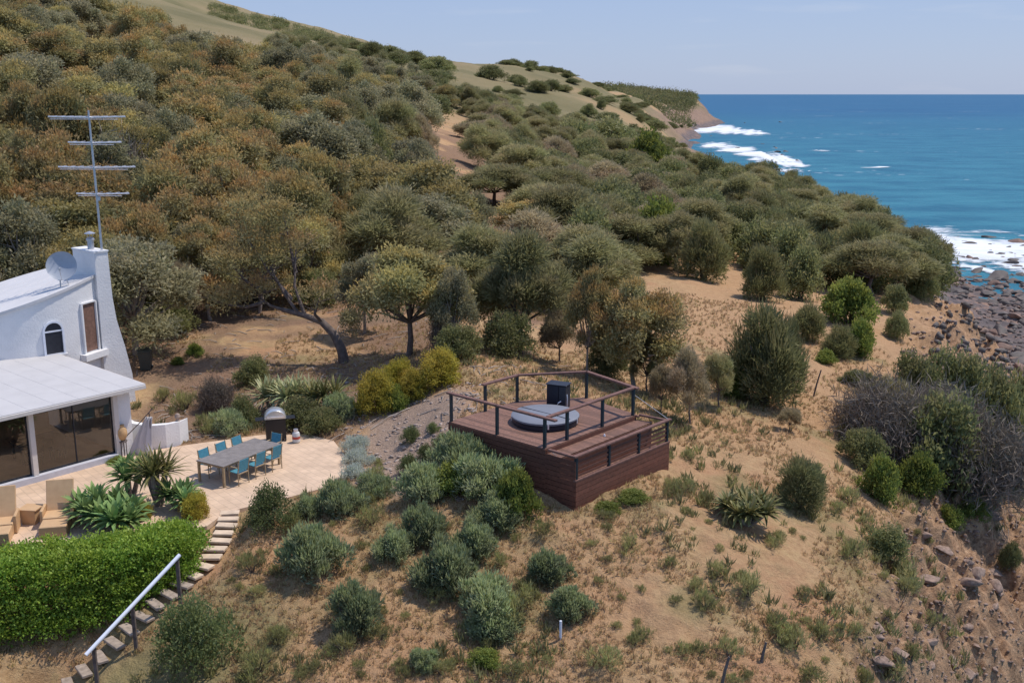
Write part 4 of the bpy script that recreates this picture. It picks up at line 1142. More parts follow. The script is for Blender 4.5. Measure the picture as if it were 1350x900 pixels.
def make_chair():
    t = empty('outdoor_chair', (0, 0, 0))
    mb = MB(); mb.box((0, 0.02, .44), (.44, .42, .03), rx=R(3), bev=.008); mb.build('seat', M['teal'], t)
    mb = MB(); mb.box((0, -.225, .70), (.43, .022, .40), rx=R(10), bev=.006); mb.build('backrest', M['teal'], t)
    for sx in (-1, 1):
        mb = MB(); mb.tube([(sx * .235, .22, 0), (sx * .235, .21, .62)], .018, 7); mb.build('leg', M['chair_wood'], t)
        mb = MB(); mb.tube([(sx * .235, -.20, 0), (sx * .235, -.18, .44), (sx * .235, -.265, .92)], .018, 7); mb.build('leg', M['chair_wood'], t)
        mb = MB(); mb.box((sx * .235, .0, .64), (.045, .48, .022), bev=.005); mb.build('armrest', M['chair_wood'], t)
    mb = MB(); mb.box((0, .21, .42), (.44, .03, .04)); mb.box((0, -.19, .42), (.44, .03, .04)); mb.build('seat_frame', M['chair_wood'], t)
    return t
chair0 = make_chair()
cl = [(-.78, -1, 'teal chair on the near side of the dining table, closest to the hedge'),
      (0.02, -1, 'middle teal chair on the near side of the dining table'),
      (.82, -1, 'teal chair on the near side of the dining table, closest to the deck'),
      (-.72, 1, 'teal chair on the far side of the dining table, closest to the house'),
      (.08, 1, 'middle teal chair on the far side of the dining table'),
      (.84, 1, 'teal chair on the far side of the dining table, closest to the barbecue'),
      (9, 0, 'teal chair at the head of the dining table beside the gas bottle')]
for i, (a, s, lab) in enumerate(cl):
    c = chair0 if i == 0 else copy_tree(chair0)
    lx, ly, rz = (TL / 2 + .22, 0.0, R(90)) if s == 0 else (a, s * (TW / 2 + .10), 0.0 if s < 0 else math.pi)
    c.location = (table.location.x + lx * math.cos(ta) - ly * math.sin(ta), table.location.y + lx * math.sin(ta) + ly * math.cos(ta), PT)
    c.rotation_euler = (0, 0, ta + rz)
    tag(c, lab, 'chair', 'teal chairs round the dining table')

def make_lounger():
    t = empty('wicker_lounger', (0, 0, 0))
    W_ = .78
    mb = MB(); mb.box((0, -.02, .20), (W_, .62, .37), bev=.02); mb.build('seat', M['wicker'], t)
    mb = MB(); mb.box((0, .52, .72), (W_, .10, 1.05), rx=R(-24), bev=.02); mb.build('backrest', M['wicker'], t)
    mb = MB(); mb.box((0, -.67, .18), (W_ - .02, .64, .34), bev=.02); mb.build('footrest', M['wicker'], t)
    for sx in (-1, 1):
        mb = MB(); mb.box((sx * (W_ / 2 + .045), .12, .29), (.085, .66, .56), bev=.02); mb.build('armrest', M['wicker'], t)
    return t
lg = make_lounger()
l1 = at_z(80, 690, PT); lg.location = (l1.x, l1.y - .1, PT); lg.rotation_euler = (0, 0, R(13))
tag(lg, 'tan wicker lounger with tall back just behind the hedge, right of the small wicker table', 'lounger', 'wicker loungers on the terrace')
lg2 = copy_tree(lg); l2 = at_z(4, 700, PT); lg2.location = (l2.x, l2.y - .1, PT); lg2.rotation_euler = (0, 0, R(16))
lg2['label'] = 'tan wicker lounger cut by the photo edge, left of the small wicker table'
sp_ = at_z(39, 691, PT)
st_ = empty('side_table', (sp_.x, sp_.y + .2, PT), R(-6), 'small square wicker side table between the two loungers', 'side table')
mb = MB(); mb.loft([[(sx * q, sy * q, z) for sx, sy in ((-1, -1), (1, -1), (1, 1), (-1, 1))] for q, z in ((.21, 0.0), (.25, .44))]); mb.build('base', M['wicker'], st_)
mb = MB(); mb.box((0, 0, .465), (.58, .54, .045), bev=.012); mb.build('top', M['wicker'], st_)

# barbecue, gas bottle
bp = at_z(362, 583, PT)
bbq = empty('barbecue', (bp.x, bp.y + .3, PT), R(15), 'black barbecue trolley with a domed silver hood at the edge of the terrace', 'barbecue')
mb = MB(); mb.box((0, 0, .48), (.74, .5, .78), bev=.02); mb.build('cabinet', M['black'], bbq)
mb = MB(); ring = []
for k in range(9):
    a = math.pi * k / 8; ring.append((.40 * math.cos(a) * 1.0, .34 * math.sin(a)))
mb.loft([[(x * .93, q_, .90 + z * .93) for x, z in ring] if abs(q_) > .27 else [(x, q_, .90 + z) for x, z in ring] for q_ in (-.29, -.25, .25, .29)]); mb.build('hood', M['hood'], bbq, True)
for sx in (-1, 1):
    mb = MB(); mb.box((sx * .56, 0, .86), (.34, .42, .03), bev=.008); mb.build('side_shelf', M['black'], bbq)
    mb = MB(); mb.lathe([(.07, -.025), (.08, 0), (.07, .025)], (0, 0, 0), 14, Matrix.Translation((sx * .34, -.2, .08)) @ Matrix.Rotation(R(90), 4, 'Y')); mb.build('wheel', M['navy2'], bbq)
mb = MB(); mb.tube([(-.3, -.36, 1.0), (.3, -.36, 1.0)], .014, 6); mb.build('handle', M['alu'], bbq)
gpz = at_z(390, 584, PT)
gb = empty('gas_bottle', (gpz.x, gpz.y + .1, PT), 0, 'small white gas bottle with a red band standing beside the barbecue', 'gas bottle')
mb = MB(); mb.lathe([(.10, 0), (.145, .04), (.145, .33), (.12, .40), (.05, .44)], n=18); mb.build('body', M['bottle_white'], gb, True)
mb = MB(); mb.lathe([(.1465, .15), (.1465, .25)], n=18); mb.build('band', M['red'], gb)
mb = MB(); mb.lathe([(.085, .42), (.085, .52), (.075, .52), (.075, .42)], n=14); mb.tube([(0, 0, .43), (0, 0, .5)], .02, 6); mb.build('collar', M['alu'], gb)

# low white garden wall, cloth, jar, bin
wl = empty('garden_wall', at_z(205, 590, PT), 0, 'low curved white garden wall beside the corner of the house', 'wall')
wp = [at_z(*p, PT) - Vector(wl.location) for p in ((158, 585), (178, 590), (200, 591), (222, 588), (240, 583), (247, 579))]
mb = MB(); mb.loft([[(p.x - .02, p.y - .12, -.3), (p.x + .02, p.y + .12, -.3), (p.x + .02, p.y + .12, h_), (p.x - .02, p.y - .12, h_)] for p, h_ in zip(wp, (1.15, .98, .90, .87, .84, .82))]); mb.build('wall', M['white_wall'], wl)
fin = wp[4]; mb = MB(); mb.lathe([(.10, .83), (.06, .90), (.11, 1.0), (.08, 1.10), (.01, 1.14)], (fin.x - .1, fin.y, 0), 12); mb.build('finial', M['stone'], wl, True)
cp = at_z(187, 598, PT)
cl_ = empty('canvas_sheet', (cp.x, cp.y, PT), 0, 'pale grey canvas hung as a tall triangle against the white garden wall', 'canvas')
mb = MB(); g_ = 10; V_ = []
for i in range(g_ + 1):
    v_ = i / g_
    for j in range(g_ + 1):
        s_ = j / g_ - .5
        wd_ = .86 - .62 * v_
        V_.append((s_ * wd_ + .34 * v_ ** 1.3, -.10 + .16 * v_ + .05 * math.sin(s_ * 16 + v_ * 3) * (1 - .3 * v_), 1.38 * v_))
Fq_ = [(i * (g_ + 1) + j, i * (g_ + 1) + j + 1, (i + 1) * (g_ + 1) + j + 1, (i + 1) * (g_ + 1) + j) for i in range(g_) for j in range(g_)]
mb.add(V_, Fq_); co_ = mb.build('sheet', M['cloth'], cl_, True)
sm_ = co_.modifiers.new('thickness', 'SOLIDIFY'); sm_.thickness = .015
mb = MB(); mb.tube([(.36, .05, 0), (.36, .06, 1.55)], .022, 7); mb.build('pole', M['post_grey'], cl_)
mb = MB(); mb.tube([(-.62, -.2, .55), (.1, -.12, 1.25), (.52, 0, 1.72)], .018, 6); mb.build('stay', M['post_grey'], cl_)
jp = at_z(163, 602, PT)
jar = empty('pottery_jar', (jp.x, jp.y, PT), 0, 'tan pottery jar on a dark stand by the corner post of the house', 'jar')
mb = MB(); mb.lathe([(.08, .62), (.16, .72), (.20, .88), (.18, 1.04), (.10, 1.16), (.12, 1.20), (.09, 1.20)], n=20); mb.build('jar', M['terracotta'], jar, True)
mb = MB(); mb.lathe([(.17, .58), (.17, .62)], n=16)
for k in range(4): mb.tube([(.13 * math.cos(k * 1.57), .13 * math.sin(k * 1.57), 0), (.13 * math.cos(k * 1.57), .13 * math.sin(k * 1.57), .6)], .018, 5)
mb.build('stand', M['post_grey'], jar)
bp2 = gp(190, 490)
bn = empty('wheelie_bin', (bp2.x, bp2.y + .3, bp2.z), R(10), 'dark wheeled rubbish bin standing in shade behind the house', 'bin')
mb = MB(); mb.loft([[(sx * q, sy * q * 1.15, z) for sx, sy in ((-1, -1), (1, -1), (1, 1), (-1, 1))] for q, z in ((.22, .04), (.29, .94))]); mb.build('body', M['bin'], bn)
mb = MB(); mb.box((0, -.02, .97), (.62, .74, .06), rx=R(4), bev=.02); mb.build('lid', M['bin'], bn)
for sx in (-1, 1):
    mb = MB(); mb.lathe([(.09, -.03), (.1, 0), (.09, .03)], (0, 0, 0), 14, Matrix.Translation((sx * .25, .24, .1)) @ Matrix.Rotation(R(90), 4, 'Y')); mb.build('wheel', M['black'], bn)

# ------------------------------------------------------------------ steps and handrail
stp = empty('garden_stairs', (STEPS[5][0], STEPS[5][1], STEPS[5][2]), 0, 'curving flight of sandstone and timber steps climbing beside the hedge to the terrace', 'stairs')
base = Vector(stp.location)
cum = [0]
for a, b_ in zip(STEPS[:-1], STEPS[1:]): cum.append(cum[-1] + math.hypot(b_[0] - a[0], b_[1] - a[1]))
def step_pt(s):
    k = max(0, min(len(cum) - 2, sum(1 for c in cum if c <= s) - 1)); t = (s - cum[k]) / (cum[k + 1] - cum[k])
    a, b_ = Vector(STEPS[k]), Vector(STEPS[k + 1]); return a.lerp(b_, t), (b_ - a)
ns = 19
for i in range(ns):
    s = 0.05 + i * (cum[-1] - 0.2) / (ns - 1)
    p, d = step_pt(s); ang = math.atan2(d.y, d.x) + random.uniform(-.08, .08)
    lo_ = i >= 9
    mb = MB(); mb.box((p.x - base.x, p.y - base.y, p.z - base.z + .02), (.31 if not lo_ else .27, .62 + random.uniform(-.05, .05) + (.10 if lo_ else 0), .08), rz=ang, rx=random.uniform(-.03, .03), bev=.012)
    mb.build('tread', M['step'] if not lo_ else M['log'], stp)
hr = empty('stair_handrail', (-10.2, 25.6, 26.0), 0, 'straight white handrail on dark timber posts along the lower steps', 'handrail')
hb = Vector(hr.location)
def near_step(px, py_foot):
    return gp(px, py_foot)
p_top = at_d(237, 731, 26.55); p_bot = at_d(113, 863, 24.15)
mb = MB(); mb.tube([p_top - hb, p_bot - hb], 0.055, 10); mb.build('rail', M['white_rail'], hr, True)
for (t_, pyf) in ((0.04, 786), (0.53, 862), (0.93, 900)):
    q = p_top.lerp(p_bot, t_); zf = h1(q.x, q.y) - .3
    mb = MB(); mb.box((q.x - hb.x, q.y - hb.y + .06, (zf + q.z - .03) / 2 - hb.z), (.09, .09, q.z - .03 - zf), bev=.01); mb.build('post', M['post_grey'], hr)

# ------------------------------------------------------------------ hedge
def hedge():
    r = np.random.default_rng(5)
    ctr = [(-9.35, 28.45, .62), (-9.8, 28.2, .95), (-10.7, 27.55, 1.15), (-12.0, 27.1, 1.2), (-13.5, 26.6, 1.22), (-15.2, 26.2, 1.25), (-17.5, 25.7, 1.3), (-20, 25.2, 1.3)]
    lob = []
    n = 44
    for i in range(n):
        f = i / (n - 1) * (len(ctr) - 1); k = min(int(f), len(ctr) - 2); t = f - k
        cx = ctr[k][0] + t * (ctr[k + 1][0] - ctr[k][0]); cy = ctr[k][1] + t * (ctr[k + 1][1] - ctr[k][1]); wd = ctr[k][2] + t * (ctr[k + 1][2] - ctr[k][2])
        zb = h1(cx, cy - .9) - .1
        top = 27.98 + .05 * r.normal() - (0.22 if i < 2 else 0)
        for (oy, fz) in ((-.45, .9), (.35, .95), (-.75, .45), (-.6, .7), (-.82, .18), (.1, 1.0), (.6, .5)):
            zz = zb + (top - zb) * fz; s_ = .46 * r.uniform(.85, 1.15)
            lob.append((cx + r.normal() * .12, cy + oy * wd, min(zz, top - s_ * .8), s_, s_, s_ * .85))
    me = crown('foliage', lob, 110000, .095, .055, M['hedge'], 3, per=8, up=.3, shell=.3, fresh_h=.3, fresh_amt=.6, cl=.14)
    o = link(bpy.data.objects.new('hedge', me))
    tag(o, 'thick bright green hedge screening the terrace loungers, beside the steps', 'hedge')
    mb = MB()
    for i in range(24):
        f = i / 23 * (len(ctr) - 1); k = min(int(f), len(ctr) - 2); t = f - k
        cx = ctr[k][0] + t * (ctr[k + 1][0] - ctr[k][0]); cy = ctr[k][1] + t * (ctr[k + 1][1] - ctr[k][1])
        zb = h1(cx, cy)
        for q in range(3):
            a = r.uniform(0, 6.28); mb.tube([(cx, cy, zb - .1), (cx + .2 * math.cos(a), cy + .2 * math.sin(a), zb + .4), (cx + .55 * math.cos(a), cy + .55 * math.sin(a), 27.6)], [.03, .02, .008], 5)
    mb.build('stem', M['bark'], o)
hedge()

# ------------------------------------------------------------------ PLANTS the photo shows one by one
L_ = [
 # middle distance round the deck
 ('gum_olive', 545, 312, 478, 168, 'broad olive gum with pale leaf patches left of the deck'),
 ('sheoak', 690, 305, 470, 140, 'large soft olive tree standing directly behind the hot tub deck'),
 ('gum_rust', 838, 362, 520, 135, 'gum tree with orange-brown crown tips right behind the far corner of the deck'),
 ('gum_rust', 775, 352, 500, 70, 'smaller gum tree with an orange tip between the olive tree and the orange-tipped gum'),
 ('dark_bush', 667, 405, 470, 66, 'dark green round bush in shade behind the deck rail'),
 ('sheoak_brown', 905, 455, 560, 66, 'brownish wispy shrub touching the right end of the deck'),
 ('sheoak_brown', 872, 470, 548, 40, 'small brown twiggy shrub behind the deck balustrade'),
 ('sheoak', 945, 462, 540, 46, 'thin olive shrub between the deck and the big round bush'),
 ('green_bush', 967, 482, 526, 36, 'small green bush against the left side of the big round bush'),
 ('needle_bush', 1006, 402, 536, 98, 'big round dark olive bush alone on the bare slope right of the deck'),
 ('needle_bush', 1036, 420, 520, 42, 'narrow dark bush joined to the right of the big round bush'),
 ('green_bush', 868, 266, 348, 76, 'bright green rounded tree at the top of the bare slope'),
 ('needle_bush', 927, 288, 370, 58, 'dark egg-shaped bush beside the bright green tree on the bare slope'),
 ('needle_bush', 1004, 325, 398, 54, 'olive bush at the lower edge of the spur, left of a darker twin'),
 ('dark_bush', 1056, 322, 398, 58, 'dark round bush at the lower edge of the spur'),
 ('needle_bush', 1062, 400, 450, 42, 'small olive bush on bare earth above and right of the big round bush'),
 ('green_bush', 1118, 368, 430, 62, 'bright topped bush in the row under the spur'),
 ('needle_bush', 1106, 428, 474, 44, 'dull olive bush, left one of a touching pair on the bare slope'),
 ('green_bush', 1133, 422, 470, 38, 'greener bush, right one of a touching pair on the bare slope'),
 ('green_bush', 1088, 460, 480, 26, 'tiny bright green bush on the bare slope below the touching pair'),
 ('dark_bush', 1178, 372, 415, 34, 'small dark bush on the shoulder under the spur'),
 ('dark_bush', 1182, 408, 448, 28, 'dark brownish bush at the head of the pink slope'),
 ('dark_bush', 1216, 352, 394, 40, 'dark bush hanging over the edge of the cliff under the spur'),
 ('dark_bush', 1130, 484, 512, 44, 'low dark bush at the upper left of the dead grey thicket'),
 ('dark_bush', 1205, 462, 560, 74, 'dark green tree at the left of the clump above the dead grey thicket'),
 ('dark_bush', 1255, 448, 575, 92, 'tallest dark green tree over the dead grey thicket'),
 ('dark_bush', 1310, 482, 600, 78, 'dark green tree at the right of the clump over the dead grey thicket'),
 ('dark_bush', 1350, 470, 600, 60, 'dark tree cut by the right edge of the photo beside the clump'),
 ('dead', 1160, 500, 600, 130, 'leafless grey-purple bush at the left of the dead thicket'),
 ('dead', 1225, 520, 625, 150, 'leafless grey-purple bush in the middle of the dead thicket'),
 ('dead', 1285, 555, 672, 150, 'lowest leafless grey bush of the dead thicket, above bare soil'),
 ('scrub', 1130, 520, 590, 70, 'olive scrub among the twigs at the left of the dead thicket'),
 ('dark_bush', 1135, 560, 616, 60, 'dark bush under the left of the dead thicket'),
 ('dark_bush', 1290, 545, 630, 60, 'olive dark bush growing through the right of the dead thicket'),
 ('green_bush', 1160, 600, 662, 50, 'yellow-green bush at the foot of the dead thicket'),
 ('green_bush', 1208, 600, 660, 54, 'olive green bush beside the yellow-green one at the thicket foot'),
 ('green_bush', 1250, 655, 690, 40, 'low bright green bush on the broken earth under the thicket'),
 ('green_bush', 1280, 660, 692, 36, 'low olive bush at the right on the broken earth under the thicket'),
 ('dark_bush', 1345, 580, 655, 40, 'dark bush at the right edge of the photo over the gully'),
 ('dark_bush', 1165, 690, 745, 66, 'green and olive bush on the rim of the rocky gully'),
 ('scrub', 1190, 730, 800, 66, 'grey wispy scrub on the rim of the gully below the green bush'),
 ('scrub', 1125, 705, 745, 50, 'dull scrub left of the green bush on the gully rim'),
 ('dark_bush', 1330, 725, 765, 26, 'small dark bush in the rocky gully'),
 ('needle_bush', 1054, 604, 676, 64, 'solitary round olive bush in the middle of the dry right slope'),
 ('dark_bush', 1070, 612, 660, 34, 'dark bush clinging to the right of the solitary round olive bush'),
 ('sheoak_brown', 1040, 530, 570, 34, 'pale brown wispy bush on the slope near the leaning fence post'),
 # garden by the terrace
 ('yellow_bush', 496, 478, 548, 60, 'yellow-green garden bush at the left of the pair above the gravel bed'),
 ('yellow_bush', 524, 472, 520, 50, 'yellow-green bush between the two rounder yellow bushes'),
 ('yellow_bush', 580, 463, 513, 60, 'clipped round yellow bush standing alone beside the deck'),
 ('green_bush', 522, 508, 542, 32, 'small fresh green bush under the yellow bushes'),
 ('silver', 470, 574, 598, 37, 'topmost of the three silvery cushion plants by the terrace edge'),
 ('silver', 474, 592, 614, 41, 'middle of the three silvery cushion plants by the terrace edge'),
 ('silver', 470, 609, 630, 39, 'lowest of the three silvery cushion plants by the terrace edge'),
 ('box', 541, 562, 586, 28, 'dark clipped bush at the top left of the four by the gravel bed'),
 ('box', 582, 568, 593, 24, 'clipped bush closest to the deck wall of the four by the gravel bed'),
 ('box', 562, 580, 611, 27, 'upright clipped bush in the middle of the four by the gravel bed'),
 ('box', 538, 598, 626, 30, 'dark round clipped bush lowest on the gravel bed'),
 ('box', 571, 556, 572, 18, 'very small dark bush at the deck corner'),
 ('box', 360, 640, 702, 70, 'large trimmed green bush with a flat top at the terrace edge'),
 ('dark_bush', 605, 425, 478, 60, 'dark shrub under the right side of the broad olive gum'),
 ('gum_grey', 598, 345, 470, 70, 'grey-green gum squeezed between the broad olive gum and the soft olive tree'),
 ('sheoak_brown', 738, 395, 482, 64, 'brownish thin tree behind the pump cabinet'),
 ('dark_bush', 800, 440, 500, 54, 'dark shrub in the shade under the orange-tipped gum'),
 ('sheoak', 850, 440, 520, 50, 'olive shrub under the right side of the orange-tipped gum'),
 ('dark_bush', 420, 350, 405, 54, 'dark shrub on the upper edge of the bare clearing'),
 ('sheoak_brown', 385, 300, 372, 70, 'brown twiggy tree behind the leaning gum'),
 ('gum_olive', 650, 300, 400, 80, 'olive gum above the left side of the soft olive tree'),
 ('grey_shrub', 300, 540, 578, 44, 'silvery grey shrub on the bank behind the dining table'),
 ('dark_bush', 322, 520, 565, 40, 'dark shrub on the bank left of the spiky plants'),
 ('scrub', 270, 545, 572, 34, 'dull scrub right of the garden wall end'),
 ('dark_bush', 425, 535, 575, 44, 'dark shrub in shade right of the barbecue'),
 ('yellow_bush', 545, 480, 530, 44, 'yellow-green bush touching the leaning dark stem by the round yellow bush'),
 ('scrub', 245, 515, 545, 40, 'dry scrub on the brown bank above the end of the garden wall'),
 ('dead', 285, 500, 545, 46, 'dead twiggy shrub on the brown bank behind the dining table'),
 ('dark_bush', 335, 470, 510, 44, 'dark low shrub in the middle of the brown bank'),
 ('scrub', 215, 510, 535, 30, 'small dry scrub on the bank beside the house wall'),
 ('grey_shrub', 450, 520, 560, 40, 'greyish shrub between the spiky plants and the yellow bushes'),
 ('sheoak', 1165, 500, 590, 60, 'feathery olive bush poking out of the upper left of the dead thicket'),
 ('dark_bush', 1320, 520, 625, 60, 'dark bush closing the right side of the dead thicket'),
 ('dead', 205, 318, 412, 76, 'leafless tangled bush under the gums just right of the chimney'),
 ('dead', 318, 330, 402, 64, 'leafless tangle of branches behind the leaning gum trunk'),
 ('dead', 585, 405, 470, 40, 'bare twiggy bush under the broad olive gum'),
 ('gum_rust', 345, 262, 418, 120, 'spreading rust-topped gum directly behind the leaning gum'),
 ('gum_olive', 402, 272, 402, 104, 'spreading olive gum right of the leaning gum above the clearing'),
 ('gum_grey', 484, 330, 446, 84, 'grey gum just left of the broad olive gum'),
 ('gum_rust', 275, 280, 428, 110, 'rust-topped gum over the left side of the bare clearing'),
 ('sheoak_brown', 235, 330, 440, 74, 'brown twiggy tree at the left side of the bare clearing'),
 ('gum_rust', 190, 262, 425, 110, 'low rust-topped gum right behind the chimney, over the rubbish bin'),
 ('dark_bush', 222, 392, 446, 70, 'dark bush in the shade right of the rubbish bin'),
 ('gum_grey', 255, 285, 412, 96, 'grey gum at the upper left edge of the bare clearing'),
 ('sheoak_brown', 170, 340, 450, 50, 'brown twiggy tree between the chimney and the rubbish bin'),
 ('grey_shrub', 405, 648, 690, 34, 'small shrub between the trimmed bush and the pale green shrub'),
 ('grey_shrub', 450, 634, 690, 54, 'fresh green shrub at the near edge of the terrace'),
 ('grey_shrub', 415, 680, 782, 76, 'big grey-green shrub tumbling down the slope below the terrace'),
 ('grey_shrub', 470, 775, 850, 70, 'dull grey-green shrub low on the slope left of the long shrubs'),
 ('grey_shrub', 495, 625, 662, 40, 'grey-green shrub right of the terrace edge'),
 ('scrub', 490, 660, 708, 44, 'thin olive scrub below the grey-green terrace shrubs'),
 ('grey_shrub', 520, 686, 752, 46, 'dark grey-green shrub alone on reddish soil below the garden'),
 ('grey_shrub', 565, 618, 672, 70, 'grey-green shrub at the left of the garden mass below the gravel bed'),
 ('grey_shrub', 612, 582, 640, 74, 'bright grey-green shrub against the middle of the deck wall'),
 ('green_bush', 600, 612, 655, 60, 'yellow-green shrub in the middle of the garden mass'),
 ('grey_shrub', 645, 622, 680, 80, 'wide grey-green shrub under the front of the deck wall'),
 ('green_bush', 680, 622, 690, 52, 'green shrub in the shade near the front corner of the deck'),
 ('grey_shrub', 655, 665, 712, 60, 'olive grey shrub below the wide shrub by the deck'),
 ('grey_shrub', 560, 660, 730, 60, 'grey-green shrub above the longest trailing shrub'),
 ('grey_shrub', 625, 680, 748, 56, 'grey-blue shrub right of the longest trailing shrub'),
 ('grey_shrub', 588, 695, 800, 76, 'longest grey-blue shrub trailing down the slope'),
 ('grey_shrub', 640, 740, 845, 72, 'second grey-blue shrub trailing down, right of the longest'),
 ('scrub', 680, 760, 845, 60, 'olive brown scrub right of the trailing shrubs'),
 ('grey_shrub', 655, 822, 858, 66, 'low grey-green shrub at the foot of the trailing shrubs'),
 ('green_bush', 640, 855, 880, 44, 'small bright green tuft at the foot of the trailing shrubs'),
 ('scrub', 718, 680, 718, 32, 'small olive scrub below the front corner of the deck'),
 ('grey_shrub', 724, 716, 782, 50, 'upper one of two leafy grey-green shrubs on the slope under the deck'),
 ('grey_shrub', 752, 755, 826, 52, 'lower one of two leafy grey-green shrubs on the slope under the deck'),
 ('box', 255, 786, 894, 114, 'large round grey-green bush beside the lower stair handrail'),
 ('scrub', 340, 850, 905, 70, 'olive scrub at the bottom edge right of the large round bush'),
 ('grey_shrub', 560, 862, 892, 34, 'small round shrub near the bottom edge of the photo'),
 ('green_bush', 833, 648, 664, 44, 'low fresh green plants along the foot of the slatted deck wall'),
 ('green_bush', 800, 660, 676, 40, 'pale green plants at the front foot of the deck wall'),
 ('scrub', 985, 745, 805, 58, 'grey olive scrub bush in the middle of the dry foreground slope'),
 ('scrub', 945, 735, 768, 34, 'small olive scrub left of the grey olive scrub bush'),
 ('scrub', 830, 695, 738, 34, 'olive and dry scrub on the slope right under the deck'),
 ('scrub', 930, 770, 812, 46, 'thin grey scrub in the dry foreground'),
 ('dark_bush', 1230, 500, 640, 110, 'largest dark green bush behind the dead thicket'),
 ('sheoak', 1180, 505, 600, 80, 'olive bush growing up through the left of the dead thicket'),
 ('dark_bush', 1300, 600, 660, 70, 'dark olive bush among the lowest twigs of the dead thicket'),
 ('scrub', 1048, 812, 842, 28, 'small greenish scrub at lower right of the dry slope'),
 ('scrub', 1083, 815, 845, 30, 'grey and green scrub nearest the gully at lower right'),
 ('scrub', 1020, 700, 732, 28, 'small green scrub below the leafy rosette bush'),
 ('green_bush', 155, 600, 613, 24, 'small bright plant at the foot of the house corner post'),
 ('yellow_bush', 258, 645, 688, 44, 'olive-yellow bush at the right end of the terrace plants'),
 ('yellow_bush', 185, 655, 690, 34, 'pale yellowish bush among the spiky plants behind the hedge'),
 ('dark_bush', 395, 520, 566, 60, 'dark bush under the spiky pale green plants'),
 ('scrub', 285, 545, 575, 50, 'grey scrubby plant on the bank behind the terrace'),
 ('green_bush', 235, 470, 482, 16, 'tiny green seedling at the edge of the clearing'),
 ('green_bush', 258, 452, 470, 20, 'small green bush in the shade of the clearing'),
 # middle trees further off
 ('gum_olive', 505, 206, 318, 150, 'rounded golden-olive gum above the bare clearing'),
 ('gum_olive', 440, 218, 315, 90, 'golden-olive gum left of the rounded one above the clearing'),
 ('gum_grey', 625, 255, 345, 60, 'grey-green gum right of the narrow bare path'),
 ('gum_rust', 700, 262, 330, 100, 'brown tinged gum behind the large soft olive tree'),
 ('sheoak', 770, 300, 380, 90, 'soft olive tree right of the large one behind the deck'),
 ('sheoak', 815, 330, 395, 60, 'pale olive tree at the left edge of the bare slope'),
 ('sheoak_brown', 790, 270, 345, 60, 'brown feathery tree left of the bright green tree'),
 ('dark_bush', 835, 200, 245, 60, 'dark rounded tree in the olive wood above the bright green tree'),
 ('dark_bush', 760, 160, 215, 70, 'dark rounded tree in the upper part of the olive wood'),
 ('green_bush', 855, 175, 235, 54, 'yellow-topped green tree where the wood meets the spur'),
 ('dark_bush', 800, 152, 205, 76, 'broad dark tree on the skyline side of the olive wood'),
 ('sheoak_brown', 558, 150, 225, 46, 'brown leafless looking tree beside the bare path'),
 ('gum_grey', 480, 110, 200, 60, 'dark grey gum with a pale trunk on the upper hillside'),
 ('gum_grey', 250, 48, 120, 80, 'dark grey-green gum at the top of the hillside wood'),
 ('gum_grey', 300, 75, 150, 90, 'dark grey-green gum right of the topmost one'),
 ('dark_bush', 165, 10, 60, 60, 'dark green rounded tree at the top left edge of the wood'),
 ('dark_bush', 205, 18, 66, 50, 'dark green tree right of the rounded one at the top edge'),
]
HAND = []
for kind, px, top, base_, wpx, lab in L_:
    o = plant_px(kind, px, top, base_, wpx, lab)
    HAND.append((o.location.x, o.location.y, wpx * o.location.y / F / 2))

# spiky plants
def rosettes(name, px, base_, n, L, Wd, mat, label, trunk=0.0, spread=0.0, tilt=(-.25, 1.35), cat='plant'):
    g = gp(px, base_); o = empty(name, (g.x, g.y, g.z), random.uniform(0, 6), label, cat)
    for q in range(n):
        a = 2.4 * q; e = Vector((spread * math.cos(a) * (q > 0), spread * math.sin(a) * (q > 0), trunk * (1 - .25 * q / max(1, n))))
        if trunk > .1:
            mb = MB(); mb.tube([(0, 0, -.1), (e.x * .6, e.y * .6, e.z * .5), e], [.10, .08, .07], 7); mb.build('stem', M['pale_bark'], o, True)
        ob = link(bpy.data.objects.new('rosette', rosette('rosette', 46, L, Wd, mat, int(px) + q, tilt)), o)
        ob.location = e
    return o
rosettes('yucca', 360, 545, 3, 1.05, .11, M['yucca'], 'pale spiky plant at the left of the three beside the barbecue', .75, .4)
rosettes('yucca', 394, 548, 4, 1.05, .11, M['yucca'], 'pale spiky plant in the middle of the three beside the barbecue', .85, .5)
rosettes('yucca', 428, 550, 3, 1.0, .09, M['dark_rosette'], 'darker spiky plant at the right of the three beside the barbecue', .85, .45)
rosettes('agave', 132, 690, 5, .72, .16, M['succulent'], 'green fleshy rosette plant between the lounger and the hedge', .55, .55)
rosettes('agave', 158, 702, 5, .72, .16, M['succulent'], 'lowest fleshy rosette plant touching the hedge top', .55, .5)
rosettes('agave', 172, 662, 3, .75, .14, M['succulent'], 'green rosette plant rising behind the other fleshy rosettes', 1.0, .4)
rosettes('dragon_plant', 210, 668, 4, .95, .075, M['dark_rosette'], 'tall dark spiky plant in the middle of the bed behind the hedge', 1.25, .3)
rosettes('agave', 240, 675, 4, .62, .12, M['succulent'], 'grey-green rosette plant nearest the dining table', .5, .45)
rosettes('frond_bush', 985, 690, 9, .62, .10, M['dark_rosette'], 'dark leafy frond bush on the dry slope left of the solitary olive bush', .55, .62, (-.35, 1.2))

